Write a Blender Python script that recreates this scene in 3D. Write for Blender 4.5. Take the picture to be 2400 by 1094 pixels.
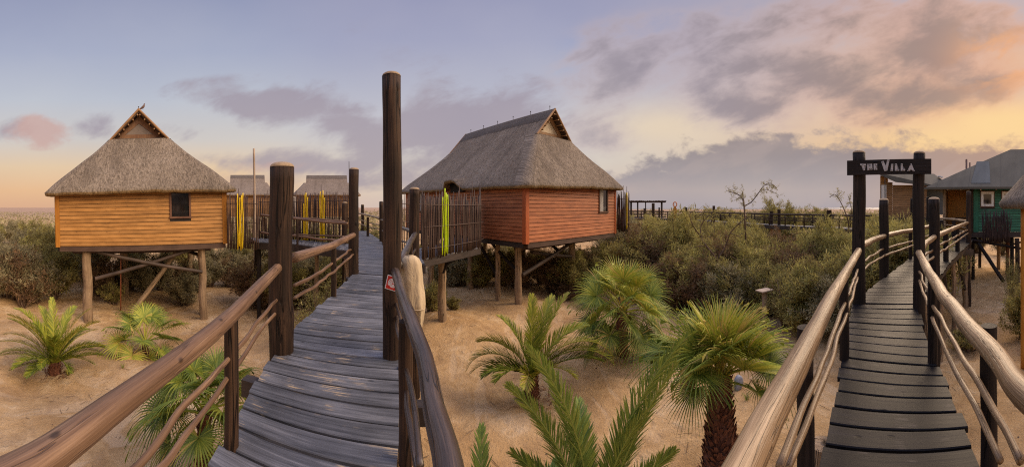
import bpy, math, random
import numpy as np
from mathutils import Vector, Matrix, noise as mnoise

random.seed(7)
RNG = np.random.default_rng(7)
scene = bpy.context.scene
COL = scene.collection
for o in list(bpy.data.objects):
    bpy.data.objects.remove(o)

EYE = 5.0          # height of the viewer's eye
F = 790.0          # pixels per radian of the panorama
HZ = 486.0         # horizon row
DK = -1.6          # deck level relative to the eye

# ------------------------------------------------------------------ camera
cd = bpy.data.cameras.new('camera')
cam = bpy.data.objects.new('camera', cd)
COL.objects.link(cam)
cam.location = (0, 0, EYE)
cam.rotation_euler = (math.radians(90), 0, 0)
cd.type = 'PANO'
cd.panorama_type = 'CENTRAL_CYLINDRICAL'
cd.central_cylindrical_range_u_min = -1200 / F
cd.central_cylindrical_range_u_max = 1200 / F
cd.central_cylindrical_range_v_min = -(1094 - HZ) / F
cd.central_cylindrical_range_v_max = HZ / F
cd.central_cylindrical_radius = 1.0
cd.clip_start = 0.02
cd.clip_end = 30000
scene.camera = cam
scene.view_settings.view_transform = 'Standard'
scene.view_settings.look = 'None'
scene.view_settings.exposure = 0.0
scene.view_settings.gamma = 1.0
scene.render.engine = 'CYCLES'
scene.cycles.max_bounces = 5
scene.cycles.diffuse_bounces = 3
scene.cycles.use_denoising = False
scene.cycles.filter_width = 1.15
scene.cycles.sample_clamp_indirect = 3.0


def lin(c):
    r = []
    for v in c[:3]:
        v = v / 255.0
        r.append(v / 12.92 if v <= 0.04045 else ((v + 0.055) / 1.055) ** 2.4)
    return (r[0], r[1], r[2], 1.0)


# ------------------------------------------------------------------ node helpers
class G:
    """tiny expression helper over a node tree"""
    def __init__(s, nt):
        s.nt = nt

    def node(s, t, **kw):
        n = s.nt.nodes.new(t)
        for k, v in kw.items():
            setattr(n, k, v)
        return n

    def put(s, sock, v):
        if v is None:
            return
        if isinstance(v, bpy.types.NodeSocket):
            s.nt.links.new(v, sock)
        else:
            sock.default_value = v

    def m(s, op, a, b=None, c=None, clamp=False):
        n = s.node('ShaderNodeMath', operation=op, use_clamp=clamp)
        s.put(n.inputs[0], a)
        s.put(n.inputs[1], b)
        if c is not None:
            s.put(n.inputs[2], c)
        return n.outputs[0]

    def mix(s, f, a, b, blend='MIX'):
        n = s.node('ShaderNodeMix', data_type='RGBA', blend_type=blend)
        s.put(n.inputs[0], f)
        s.put(n.inputs[6], a)
        s.put(n.inputs[7], b)
        return n.outputs[2]

    def ramp(s, f, stops, interp='LINEAR'):
        n = s.node('ShaderNodeValToRGB')
        cr = n.color_ramp
        cr.interpolation = interp
        while len(cr.elements) < len(stops):
            cr.elements.new(0.5)
        for e, (p, c) in zip(cr.elements, stops):
            e.position = p
            e.color = c if len(c) == 4 else (c[0], c[1], c[2], 1)
        s.put(n.inputs[0], f)
        return n.outputs[0]

    def noise(s, vec, scale, detail=4, rough=0.55, dist=0.0):
        n = s.node('ShaderNodeTexNoise')
        s.put(n.inputs['Vector'], vec)
        n.inputs['Scale'].default_value = scale
        n.inputs['Detail'].default_value = detail
        n.inputs['Roughness'].default_value = rough
        n.inputs['Distortion'].default_value = dist
        return n.outputs[0]

    def scale(s, vec, sc):
        n = s.node('ShaderNodeMapping')
        s.put(n.inputs['Vector'], vec)
        n.inputs['Scale'].default_value = sc
        return n.outputs[0]

    def smooth(s, v, a, b):
        n = s.node('ShaderNodeMapRange', interpolation_type='SMOOTHSTEP')
        s.put(n.inputs[0], v)
        n.inputs[1].default_value = a
        n.inputs[2].default_value = b
        return n.outputs[0]


# ------------------------------------------------------------------ sky
SUN_AZ, SUN_EL = math.radians(78), math.radians(34)
world = bpy.data.worlds.new('World')
scene.world = world
world.use_nodes = True
nt = world.node_tree
nt.nodes.clear()
g = G(nt)
wo = g.node('ShaderNodeOutputWorld')
tcn = g.node('ShaderNodeTexCoord')
sep = g.node('ShaderNodeSeparateXYZ')
nt.links.new(tcn.outputs['Generated'], sep.inputs[0])
X, Y, Z = sep.outputs
az = g.m('ARCTAN2', X, Y)
hyp = g.m('SQRT', g.m('ADD', g.m('MULTIPLY', X, X), g.m('ADD', g.m('MULTIPLY', Y, Y), 1e-5)))
te = g.m('MINIMUM', g.m('DIVIDE', Z, hyp), 3.0)
comb = g.node('ShaderNodeCombineXYZ')
g.put(comb.inputs[0], az)
g.put(comb.inputs[1], g.m('MULTIPLY', te, 1.5))
AE = comb.outputs[0]
T = lambda py: max(0.0, (HZ - py) / F)
LEFT = g.ramp(te, [(0.0, lin((226, 172, 128))), (0.05, lin((238, 186, 130))), (0.12, lin((236, 204, 160))),
                   (0.2, lin((212, 206, 198))), (0.32, lin((190, 198, 210))), (0.46, lin((160, 172, 200))), (0.62, lin((140, 152, 186))), (1.0, lin((125, 138, 175)))])
MID = g.ramp(te, [(0.0, lin((216, 192, 178))), (0.06, lin((226, 205, 182))), (0.14, lin((218, 210, 198))),
                  (0.24, lin((200, 200, 207))), (0.36, lin((180, 184, 202))), (0.5, lin((158, 164, 194))), (0.62, lin((146, 152, 186))), (1.0, lin((130, 138, 175)))])
RIGHT = g.ramp(te, [(0.0, lin((168, 156, 158))), (0.08, lin((206, 170, 140))), (0.17, lin((240, 196, 136))),
                    (0.28, lin((232, 194, 158))), (0.42, lin((208, 182, 170))), (0.6, lin((182, 170, 178))), (1.0, lin((150, 150, 175)))])
sky = g.mix(g.smooth(az, (500 - 1200) / F, (900 - 1200) / F), LEFT, MID)
sky = g.mix(g.smooth(az, (1250 - 1200) / F, (2150 - 1200) / F), sky, RIGHT)
# air softening toward the horizon, wide noise in the tone
wn = g.noise(AE, 2.2, 3, 0.5)
warp = g.noise(AE, 5.0, 5, 0.6)
fine = g.noise(AE, 9.0, 7, 0.62, 0.25)


def blob(px, py, sx, sy, warpx=0.0):
    dx = g.m('DIVIDE', g.m('SUBTRACT', az, (px - 1200) / F), sx / F)
    dy = g.m('DIVIDE', g.m('SUBTRACT', te, (HZ - py) / F), sy / F)
    r2 = g.m('ADD', g.m('MULTIPLY', dx, dx), g.m('MULTIPLY', dy, dy))
    return g.m('POWER', 2.718, g.m('MULTIPLY', r2, -1.0))


AE2 = g.node('ShaderNodeCombineXYZ')
g.put(AE2.inputs[0], az)
g.put(AE2.inputs[1], g.m('SUBTRACT', g.m('MULTIPLY', te, 2.0), g.m('MULTIPLY', az, 0.55)))
AE2.inputs[2].default_value = 3.3
fine2 = g.noise(AE2.outputs[0], 6.0, 8, 0.56, 0.25)


def clouds(spec, lo, hi, namp=1.5, fn=None):
    acc = None
    for (px, py, sx, sy, am) in spec:
        v = g.m('MULTIPLY', blob(px, py, sx, sy), am)
        acc = v if acc is None else g.m('ADD', acc, v)
    d = g.m('ADD', acc, g.m('MULTIPLY', g.m('SUBTRACT', fn or fine, 0.5), namp))
    d = g.m('ADD', d, g.m('MULTIPLY', g.m('SUBTRACT', warp, 0.5), namp * 0.6))
    return g.smooth(g.m('MULTIPLY', d, g.smooth(acc, 0.02, 0.3)), lo, hi)


# sunset glow behind the clouds at the right
glow = g.m('MULTIPLY', blob(2350, 285, 230, 60), 0.95)
sky = g.mix(g.m('MINIMUM', glow, 1.0), sky, (1.0, 0.62, 0.27, 1))
sky = g.mix(g.m('MULTIPLY', blob(1560, 300, 190, 55), 0.75), sky, lin((240, 216, 178)))
sky = g.mix(g.m('MULTIPLY', blob(2380, 140, 110, 70), 0.7), sky, lin((238, 178, 128)))
S1 = [(610, 235, 120, 52, .95), (740, 250, 130, 46, .9), (640, 378, 190, 26, 1.0), (800, 395, 150, 26, .8),
      (450, 215, 90, 30, .5), (240, 300, 70, 38, .8), (20, 305, 70, 34, .7), (420, 300, 80, 34, .4),
      (760, 60, 260, 60, .22), (1180, 200, 160, 60, .35), (330, 420, 200, 20, .5), (880, 430, 260, 22, .6), (1040, 325, 190, 66, 1.2), (1150, 270, 150, 46, .9), (860, 330, 90, 34, .5), (980, 150, 160, 50, .2)]
c1 = clouds(S1, 0.18, 1.05, 2.3, fine2)
sky = g.mix(g.m('MULTIPLY', c1, 0.80), sky, lin((152, 140, 154)))
cp = clouds([(95, 305, 75, 38, 1.15), (640, 390, 110, 18, .5)], 0.25, 1.0, 1.9)
sky = g.mix(g.m('MULTIPLY', cp, 0.75), sky, lin((206, 160, 146)))
S2 = [(1440, 170, 120, 80, .85), (1560, 90, 140, 60, .45), (1780, 120, 150, 50, .8), (1730, 260, 110, 46, 1.0),
      (1900, 190, 190, 55, .8), (2170, 110, 180, 75, 1.15), (2080, 240, 160, 45, .95), (1400, 325, 75, 36, .9),
      (1290, 340, 120, 40, .3), (2310, 195, 90, 55, .8), (1980, 40, 260, 50, .5), (2330, 60, 100, 40, .5), (1600, 180, 100, 40, .4)]
e2 = clouds(S2, -0.25, 0.70, 2.3, fine2)
sky = g.mix(g.m('MULTIPLY', e2, 0.58), sky, g.mix(g.smooth(az, .55, 1.3), lin((196, 176, 176)), lin((224, 160, 118))))
c2 = clouds(S2, 0.25, 1.30, 2.7, fine2)
sky = g.mix(g.m('MULTIPLY', c2, 0.82), sky, g.mix(g.smooth(az, .3, 1.2), lin((148, 138, 148)), lin((134, 112, 104))))
hot = g.m('MINIMUM', g.m('MULTIPLY', g.m('ADD', blob(2380, 290, 150, 34), g.m('MULTIPLY', blob(2200, 330, 160, 26), .6)), 1.2), 1.0)
sky = g.mix(hot, sky, (1.0, 0.66, 0.27, 1))
hot2 = g.m('MULTIPLY', g.m('MULTIPLY', blob(2350, 140, 110, 80), .9), g.smooth(fine2, .42, .58))
sky = g.mix(hot2, sky, lin((246, 170, 104)))
# long grey bank over the sea, with a ragged top edge
edge = g.m('ADD', g.m('MULTIPLY', g.m('SUBTRACT', fine, 0.5), 0.22), g.m('MULTIPLY', g.m('SUBTRACT', warp, 0.5), 0.16))
btop = g.m('ADD', edge, g.m('ADD', g.m('MULTIPLY', blob(1800, 400, 230, 400), 0.05), g.m('ADD', g.m('MULTIPLY', g.smooth(az, (1350 - 1200) / F, (1700 - 1200) / F), 0.065), g.m('ADD', 0.085, g.m('MULTIPLY', g.smooth(az, .85, 1.2), .035)))))
bank = g.m('SUBTRACT', 1.0, g.smooth(g.m('SUBTRACT', te, btop), -0.02, 0.035))
bank = g.m('MULTIPLY', bank, g.smooth(az, (1180 - 1200) / F, (1480 - 1200) / F))
bankc = g.ramp(te, [(0.0, lin((164, 156, 164))), (0.05, lin((174, 160, 160))), (0.09, lin((156, 146, 150))), (0.15, lin((142, 130, 133))), (0.2, lin((146, 130, 128))), (0.26, lin((150, 130, 124)))])
bankc = g.mix(g.smooth(az, .9, 1.45), bankc, lin((168, 130, 112)))
bankc = g.mix(g.m('MULTIPLY', g.smooth(fine2, .45, .65), .25), bankc, lin((190, 168, 160)))
sky = g.mix(g.m('MULTIPLY', bank, 0.92), sky, bankc)
sky = g.mix(0.10, sky, g.ramp(wn, [(0.3, lin((150, 150, 175))), (0.7, lin((225, 215, 205)))]))
# behind the camera the sky is a plain continuation of the same air; below the horizon dull ground light
sky = g.mix(g.smooth(te, -0.02, -0.10), lin((120, 98, 76)), sky) if False else sky
nish = g.node('ShaderNodeTexSky', sky_type='NISHITA')
nish.sun_disc = False
nish.sun_elevation = SUN_EL
nish.sun_rotation = SUN_AZ
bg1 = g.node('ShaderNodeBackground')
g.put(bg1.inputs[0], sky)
# unseen sky above the frame, brightened beyond the horizon air to light the ground
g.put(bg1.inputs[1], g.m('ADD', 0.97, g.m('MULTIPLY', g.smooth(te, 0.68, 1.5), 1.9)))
bg2 = g.node('ShaderNodeBackground')
g.put(bg2.inputs[0], nish.outputs[0])
bg2.inputs[1].default_value = 0.004
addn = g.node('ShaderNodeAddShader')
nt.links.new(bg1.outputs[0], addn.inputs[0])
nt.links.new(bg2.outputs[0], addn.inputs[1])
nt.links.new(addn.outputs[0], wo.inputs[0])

# ------------------------------------------------------------------ sun: low, veiled by cloud
sl = bpy.data.lights.new('sun', 'SUN')
sl.energy = 3.8
sl.angle = math.radians(45)
sl.color = (1.0, 0.76, 0.52)
sun = bpy.data.objects.new('sun', sl)
COL.objects.link(sun)
sdir = Vector((math.sin(SUN_AZ) * math.cos(SUN_EL), math.cos(SUN_AZ) * math.cos(SUN_EL), math.sin(SUN_EL)))
sun.rotation_euler = sdir.to_track_quat('Z', 'Y').to_euler()
sun.location = sdir * 60


# ------------------------------------------------------------------ placement
def P(px, py, z=None, d=None):
    """bearing px and slope py -> a point; at eye-relative height z, or at distance d"""
    th = (px - 1200.0) / F
    sl_ = (HZ - py) / F
    if d is None:
        d = z / sl_
    zz = sl_ * d if z is None else z
    return Vector((d * math.sin(th), d * math.cos(th), EYE + zz))


def PD(px, d, z=0.0):
    th = (px - 1200.0) / F
    return Vector((d * math.sin(th), d * math.cos(th), EYE + z))


GP = [(215, 13.5, -5.5), (295, 19, -5.3), (130, 10.8, -5.3), (345, 12.3, -5.3), (600, 12, -5.2), (487, 16, -5.3), (200, 6, -5.2),
      (500, 6, -5.0), (1216, 15.5, -4.75), (1036, 12.5, -4.15), (1000, 7, -4.5), (1371, 18.9, -5.3), (1250, 8.3, -4.65), (1455, 10.4, -4.65),
      (1690, 5.5, -4.6), (1400, 4, -4.6), (1700, 13.5, -4.7), (1900, 12.5, -4.6), (2262, 15.3, -4.5), (2361, 20, -4.2), (1150, 20, -4.7), (760, 18, -5.2),
      (60, 18, -5.4), (2300, 9, -4.5), (2000, 4, -4.5), (760, 4, -4.8), (1500, 25, -5.0), (2100, 30, -5.0)]
GPX = np.array([[PD(a, d)[0], PD(a, d)[1], z] for a, d, z in GP])


def ground_np(x, y, fine=True):
    x = np.asarray(x, float)
    y = np.asarray(y, float)
    wsum = np.full(x.shape, 0.004)
    zs = wsum * -5.0
    for gx, gy, gz in GPX:
        w = 1.0 / ((x - gx) ** 2 + (y - gy) ** 2 + 1.5) ** 1.3
        wsum = wsum + w
        zs = zs + w * gz
    z = zs / wsum
    r = np.hypot(x, y)
    k = np.clip((r - 45) / 60, 0, 1)
    z = z * (1 - k) + -5.0 * k
    if fine:
        b = 0.10 * np.sin(x * 0.9 + 1.3 * np.sin(y * 0.5)) * np.sin(y * 0.8 + 0.7) + 0.05 * np.sin(x * 2.3 + y * 1.1) * np.sin(y * 1.9 - x * 0.6)
        b = b + 0.018 * np.sin(x * 6.1 + 2 * np.sin(y * 3.0)) * np.sin(y * 5.3 + x)
        z = z + b * (1 - k)
    return z + EYE


def gz(x, y):
    return float(ground_np(np.array([x]), np.array([y]))[0])


# ------------------------------------------------------------------ mesh building
class MB:
    def __init__(s):
        s.v = []
        s.f = []
        s.t = []

    def add(s, verts, faces, tc=None):
        o = len(s.v)
        s.v.extend([tuple(v) for v in verts])
        s.f.extend([tuple(i + o for i in f) for f in faces])
        if tc is None:
            tc = [tuple(v) for v in verts]
        s.t.extend([tuple(t) for t in tc])

    def box(s, c, ax, ay, az_, hx, hy, hz, grain=0, ch=0.0, seed=None):
        """box centred at c, unit axes, half sizes; grain axis carries the wood's length"""
        c = Vector(c)
        off = random.random() * 50 if seed is None else seed
        vs, tcs = [], []
        h = (hx, hy, hz)
        corners = [(-1, -1, -1), (1, -1, -1), (1, 1, -1), (-1, 1, -1), (-1, -1, 1), (1, -1, 1), (1, 1, 1), (-1, 1, 1)]
        for q in corners:
            vs.append(c + ax * hx * q[0] + ay * hy * q[1] + az_ * hz * q[2])
            l = [q[i] * h[i] for i in range(3)]
            L = l.pop(grain)
            tcs.append((l[0] + off, l[1] + off * .7, L + off * .3))
        s.add(vs, [(0, 3, 2, 1), (4, 5, 6, 7), (0, 1, 5, 4), (1, 2, 6, 5), (2, 3, 7, 6), (3, 0, 4, 7)], tcs)

    def beam(s, a, b, w, h, up=Vector((0, 0, 1)), seed=None):
        a, b = Vector(a), Vector(b)
        d = b - a
        L = d.length
        if L < 1e-6:
            return
        d.normalize()
        sd = d.cross(up)
        if sd.length < 1e-4:
            sd = d.cross(Vector((0, 1, 0)))
        sd.normalize()
        u = sd.cross(d).normalized()
        s.box((a + b) / 2, d, sd, u, L / 2, w / 2, h / 2, 0, seed=seed)

    def tube(s, pts, r, n=10, cap=True, rough=0.0, seed=None, sub=0):
        """pts: list of Vectors; r: radius or list; rough: knobbly radius"""
        pts = [Vector(p) for p in pts]
        rr = [r] * len(pts) if not hasattr(r, '__len__') else list(r)
        if sub:
            np_, nr = [], []
            for i in range(len(pts) - 1):
                p0 = pts[max(i - 1, 0)]; p1 = pts[i]; p2 = pts[i + 1]; p3 = pts[min(i + 2, len(pts) - 1)]
                for k in range(sub):
                    t = k / sub
                    np_.append(0.5 * ((2 * p1) + (p2 - p0) * t + (2 * p0 - 5 * p1 + 4 * p2 - p3) * t * t + (3 * p1 - p0 - 3 * p2 + p3) * t ** 3))
                    nr.append(rr[i] * (1 - t) + rr[i + 1] * t)
            np_.append(pts[-1]); nr.append(rr[-1])
            pts, rr = np_, nr
        off = random.random() * 60 if seed is None else seed
        vs, fs, tc = [], [], []
        d0 = (pts[1] - pts[0]).normalized()
        ref = Vector((0, 0, 1)) if abs(d0.z) < 0.9 else Vector((1, 0, 0))
        sx = d0.cross(ref).normalized()
        L = 0.0
        for i, p in enumerate(pts):
            if i:
                L += (p - pts[i - 1]).length
            d = (pts[min(i + 1, len(pts) - 1)] - pts[max(i - 1, 0)]).normalized()
            sx = (sx - d * sx.dot(d)).normalized()
            sy = d.cross(sx)
            for k in range(n):
                a = 2 * math.pi * k / n
                q = rr[i]
                if rough:
                    q *= 1 + rough * mnoise.noise(Vector((math.cos(a) * 0.9 + off, math.sin(a) * 0.9, L * 2.2 + off))) + rough * .5 * mnoise.noise(Vector((math.cos(a) * 2 + off, math.sin(a) * 2, L * 9)))
                vs.append(p + sx * math.cos(a) * q + sy * math.sin(a) * q)
                tc.append((math.cos(a) * rr[i] + off, math.sin(a) * rr[i] + off * .6, L + off * .3))
        for i in range(len(pts) - 1):
            for k in range(n):
                a, b = i * n + k, i * n + (k + 1) % n
                fs.append((a, b, b + n, a + n))
        if cap:
            fs.append(tuple(range(n))[::-1])
            fs.append(tuple((len(pts) - 1) * n + k for k in range(n)))
        s.add(vs, fs, tc)

    def grid(s, rows, tcs=None, closed=False):
        m = len(rows[0])
        vs = [p for r in rows for p in r]
        fs = []
        for i in range(len(rows) - 1):
            for j in range(m if closed else m - 1):
                a, b = i * m + j, i * m + (j + 1) % m
                fs.append((a, b, b + m, a + m))
        s.add(vs, fs, None if tcs is None else [t for r in tcs for t in r])

    def build(s, name, mat, parent=None, smooth=False):
        me = bpy.data.meshes.new(name)
        me.from_pydata(s.v, [], s.f)
        at = me.attributes.new('tc', 'FLOAT_VECTOR', 'POINT')
        at.data.foreach_set('vector', np.array(s.t, dtype=np.float32).ravel())
        return finish(me, name, mat, parent, smooth)


def finish(me, name, mat, parent, smooth):
    me.materials.append(mat)
    if smooth:
        me.polygons.foreach_set('use_smooth', [True] * len(me.polygons))
        if smooth == 'auto':
            try:
                me.set_sharp_from_angle(angle=math.radians(45))
            except Exception:
                pass
    me.update()
    o = bpy.data.objects.new(name, me)
    COL.objects.link(o)
    if parent:
        o.parent = parent
    return o


def np_mesh(name, verts, faces, tone, mat, parent=None, smooth=False):
    """verts (n,3), faces (m,k) of one size k, tone per vertex"""
    verts = np.asarray(verts, np.float32)
    faces = np.asarray(faces, np.int32)
    me = bpy.data.meshes.new(name)
    me.vertices.add(len(verts))
    me.vertices.foreach_set('co', verts.ravel())
    k = faces.shape[1]
    me.loops.add(faces.size)
    me.loops.foreach_set('vertex_index', faces.ravel())
    me.polygons.add(len(faces))
    me.polygons.foreach_set('loop_start', np.arange(0, faces.size, k, dtype=np.int32))
    me.polygons.foreach_set('loop_total', np.full(len(faces), k, dtype=np.int32))
    at = me.attributes.new('tone', 'FLOAT', 'POINT')
    at.data.foreach_set('value', np.asarray(tone, np.float32))
    me.update(calc_edges=True)
    return finish(me, name, mat, parent, smooth)


def empty(name, loc, label, cat, group=None, kind=None, rot=(0, 0, 0)):
    o = bpy.data.objects.new(name, None)
    o.empty_display_size = 0.2
    COL.objects.link(o)
    o.location = loc
    o.rotation_euler = rot
    return tag(o, label, cat, group, kind)


def tag(o, label=None, cat=None, group=None, kind=None):
    if label: o['label'] = label
    if cat: o['category'] = cat
    if group: o['group'] = group
    if kind: o['kind'] = kind
    return o


def rebase(o):
    """children were built in world space: shift them so the empty's base is their origin"""
    inv = Matrix.LocRotScale(o.location, o.rotation_euler, None).inverted()
    for c in o.children:
        if not c.get('_local'):
            for me in [c.data]:
                if me is not None:
                    me.transform(inv)
            for c2 in c.children:
                if c2.data is not None:
                    c2.data.transform(inv)


# ------------------------------------------------------------------ materials
def new_mat(name):
    m = bpy.data.materials.new(name)
    m.use_nodes = True
    nt = m.node_tree
    b = nt.nodes['Principled BSDF']
    return m, G(nt), b


def tcs(g):
    n = g.node('ShaderNodeAttribute', attribute_name='tc')
    return n.outputs['Vector']


def bump(g, b, h, strength, dist=0.01):
    n = g.node('ShaderNodeBump')
    n.inputs['Strength'].default_value = strength
    n.inputs['Distance'].default_value = dist
    g.put(n.inputs['Height'], h)
    g.nt.links.new(n.outputs[0], b.inputs['Normal'])


def wood(name, c0, c1, c2=None, rough=0.55, across=22, along=1.4, bmp=0.5, bd=0.006, wear=None, wear_amt=0.5, spec=0.4, knots=0, cracks=0, boards=0, coat=0.0, cdark=.85):
    m, g, b = new_mat(name)
    tc = tcs(g)
    v = g.scale(tc, (across, across, along))
    n1 = g.noise(v, 1.0, 6, 0.65, 0.4)
    n2 = g.noise(g.scale(tc, (across * 3.2, across * 3.2, along * 2.0)), 1.0, 4, 0.6)
    n3 = g.noise(tc, 1.7, 3, 0.5)
    f = g.m('ADD', g.m('MULTIPLY', n1, 0.62), g.m('MULTIPLY', n3, 0.38))
    stops = [(0.36, c0), (0.52, c1), (0.66, c2 or c1)]
    col = g.ramp(f, stops)
    col = g.mix(g.m('MULTIPLY', g.smooth(n2, 0.58, 0.72), 0.55), col, (c0[0] * .45, c0[1] * .45, c0[2] * .45, 1))
    if wear:
        wn = g.noise(g.scale(tc, (across * 1.6, across * 1.6, along * 3.0)), 1.0, 5, 0.7)
        wl = g.noise(tc, 2.3, 3, 0.6)
        w = g.m('MULTIPLY', g.smooth(wn, 0.52, 0.60), g.smooth(wl, 0.66 - wear_amt * .3, 0.78 - wear_amt * .3))
        col = g.mix(w, col, wear)
    hgt = g.m('ADD', g.m('MULTIPLY', n1, 0.7), g.m('MULTIPLY', n2, 0.5))
    if boards:
        sp = g.node('ShaderNodeSeparateXYZ')
        g.put(sp.inputs[0], tc)
        wnz = g.node('ShaderNodeTexWhiteNoise', noise_dimensions='1D')
        g.put(wnz.inputs['W'], g.m('SNAP', sp.outputs[1], .2))
        k_ = g.m('ADD', 1.0 - boards, g.m('MULTIPLY', wnz.outputs[0], 2 * boards))
        cc = g.node('ShaderNodeCombineXYZ')
        for q in range(3):
            g.put(cc.inputs[q], k_)
        col = g.mix(1.0, col, cc.outputs[0], 'MULTIPLY')
        st = g.noise(g.scale(tc, (3, 3, 1.1)), 1.0, 4, .6)
        col = g.mix(g.m('MULTIPLY', g.smooth(st, .56, .70), .35), col, (c0[0] * .6, c0[1] * .6, c0[2] * .6, 1))
    if cracks:
        cn = g.noise(g.scale(tc, (cracks, cracks, cracks * .045)), 1.0, 3, .5, .3)
        cr = g.m('SUBTRACT', 1.0, g.smooth(g.m('ABSOLUTE', g.m('SUBTRACT', cn, .5)), .004, .016))
        cr = g.m('MULTIPLY', cr, g.smooth(n3, .40, .55))
        col = g.mix(g.m('MULTIPLY', cr, cdark), col, (c0[0] * .25, c0[1] * .25, c0[2] * .25, 1))
        hgt = g.m('SUBTRACT', hgt, g.m('MULTIPLY', cr, 1.2 * cdark))
    if knots:
        vo = g.node('ShaderNodeTexVoronoi')
        g.put(vo.inputs['Vector'], g.scale(tc, (knots, knots, knots * .55)))
        vo.inputs['Scale'].default_value = 1.0
        kn = g.m('SUBTRACT', 1.0, g.smooth(vo.outputs[0], .03, .11))
        col = g.mix(g.m('MULTIPLY', kn, .8), col, (c0[0] * .35, c0[1] * .35, c0[2] * .35, 1))
        hgt = g.m('ADD', hgt, g.m('MULTIPLY', kn, .9))
    g.put(b.inputs['Base Color'], col)
    g.put(b.inputs['Roughness'], g.m('ADD', rough - .12, g.m('MULTIPLY', n1, 0.24)))
    b.inputs['Specular IOR Level'].default_value = spec
    if coat:
        b.inputs['Coat Weight'].default_value = coat
        b.inputs['Coat Roughness'].default_value = 0.22
    bump(g, b, hgt, bmp, bd)
    return m


def C(r, g_, b_):
    return (r, g_, b_, 1)


M = {}
M['log'] = wood('creosoted_log', C(.012, .008, .006), C(.040, .023, .015), C(.10, .056, .032), rough=.68, spec=.22, across=30, along=.9, bmp=1.0, bd=.012, cracks=9, knots=3.2)
M['log_black'] = wood('black_log', C(.008, .006, .005), C(.019, .013, .011), C(.046, .031, .024), rough=.65, spec=.22, across=30, along=.9, bmp=1.0, bd=.01, cracks=9, knots=3.2)
M['cut'] = wood('sandy_cut_wood', C(.24, .17, .10), C(.36, .26, .16), C(.42, .32, .2), rough=.8, across=20, along=8, bmp=.6)
M['rail_brown'] = wood('varnished_brown_pole', C(.085, .045, .024), C(.18, .105, .060), C(.32, .20, .12), rough=.55, across=55, along=1.4, bmp=1.0, bd=.004, spec=.35, coat=.05, cracks=22, knots=7, cdark=.45)
M['rail_dark'] = wood('glossy_dark_pole', C(.020, .013, .010), C(.055, .036, .027), C(.13, .09, .07), rough=.40, across=45, along=1.6, bmp=1.0, bd=.006, spec=.5, coat=.3, cracks=20, knots=7)
M['rail_pale'] = wood('weathered_varnished_pole', C(.10, .056, .024), C(.26, .165, .082), C(.47, .33, .19), rough=.46, across=55, along=1.5, bmp=1.0, bd=.005, spec=.42, coat=.12, cracks=24, knots=6.5, cdark=.5)
M['deck_grey'] = wood('worn_grey_plank', C(.040, .041, .046), C(.118, .121, .134), C(.24, .24, .255), rough=.55, across=30, along=1.2, bmp=1.0, wear=C(.48, .36, .22), wear_amt=.28, spec=.3, boards=.2, knots=5)
M['deck_dark'] = wood('smooth_dark_plank', C(.005, .004, .005), C(.011, .0095, .0105), C(.024, .021, .023), rough=.50, across=26, along=.8, bmp=.5, spec=.15, wear=C(.12, .10, .085), wear_amt=.3, boards=.2, knots=5)
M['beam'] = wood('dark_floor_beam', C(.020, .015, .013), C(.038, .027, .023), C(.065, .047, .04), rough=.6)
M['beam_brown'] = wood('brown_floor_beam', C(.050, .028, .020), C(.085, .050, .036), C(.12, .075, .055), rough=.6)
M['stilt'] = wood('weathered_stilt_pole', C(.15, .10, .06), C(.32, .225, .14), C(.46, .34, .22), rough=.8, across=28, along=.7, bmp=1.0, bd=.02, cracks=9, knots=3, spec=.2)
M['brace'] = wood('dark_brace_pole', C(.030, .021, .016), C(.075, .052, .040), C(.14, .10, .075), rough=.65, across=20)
M['ochre'] = wood('ochre_stained_board', C(.26, .12, .026), C(.40, .195, .052), C(.50, .26, .08), rough=.55, across=24, along=.5, bmp=.4, bd=.003, boards=.13, knots=4)
M['ochre_trim'] = wood('ochre_trim_board', C(.30, .12, .016), C(.42, .175, .022), C(.48, .205, .03), rough=.5, across=16, bmp=.3)
M['red'] = wood('red_stained_board', C(.25, .078, .030), C(.41, .135, .050), C(.52, .20, .08), rough=.55, across=24, along=.5, bmp=.4, bd=.003, boards=.13, knots=4)
M['red_trim'] = wood('red_trim_board', C(.32, .075, .022), C(.43, .105, .03), C(.5, .135, .045), rough=.5, across=16, bmp=.3)
M['green'] = wood('green_painted_board', C(.018, .085, .052), C(.03, .15, .085), C(.055, .21, .12), rough=.55, across=24, bmp=.5, boards=.2)
M['green_trim'] = wood('green_trim_board', C(.012, .10, .058), C(.018, .13, .075), C(.03, .17, .1), rough=.5, across=16, bmp=.3)
M['timber'] = wood('plain_timber_board', C(.21, .11, .040), C(.31, .17, .068), C(.38, .22, .10), rough=.6, across=24, bmp=.4, boards=.18)
M['gable'] = wood('ochre_gable_wood', C(.20, .105, .045), C(.32, .18, .08), C(.42, .25, .12), rough=.55, across=14, bmp=.5)
M['gable_brown'] = wood('brown_gable_wood', C(.12, .055, .03), C(.20, .105, .055), C(.28, .15, .075), rough=.6, across=14, bmp=.5)
M['frame'] = wood('brown_window_frame', C(.09, .042, .028), C(.15, .072, .045), C(.20, .105, .065), rough=.45, across=16, bmp=.3)
M['door'] = wood('orange_wood_door', C(.38, .15, .018), C(.52, .22, .03), C(.58, .27, .05), rough=.5, across=10, bmp=.3)
M['stick'] = wood('dark_brown_stick', C(.030, .017, .013), C(.070, .041, .031), C(.13, .082, .064), rough=.6, across=20, bmp=.5)
M['stick_black'] = wood('blackish_reed', C(.018, .010, .009), C(.038, .022, .019), C(.07, .042, .036), rough=.7, across=20, bmp=.5)
M['stick_yellow'] = wood('yellow_painted_stick', C(.78, .50, .005), C(.88, .62, .01), C(.9, .7, .03), rough=.4, across=10, bmp=.2)
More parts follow.
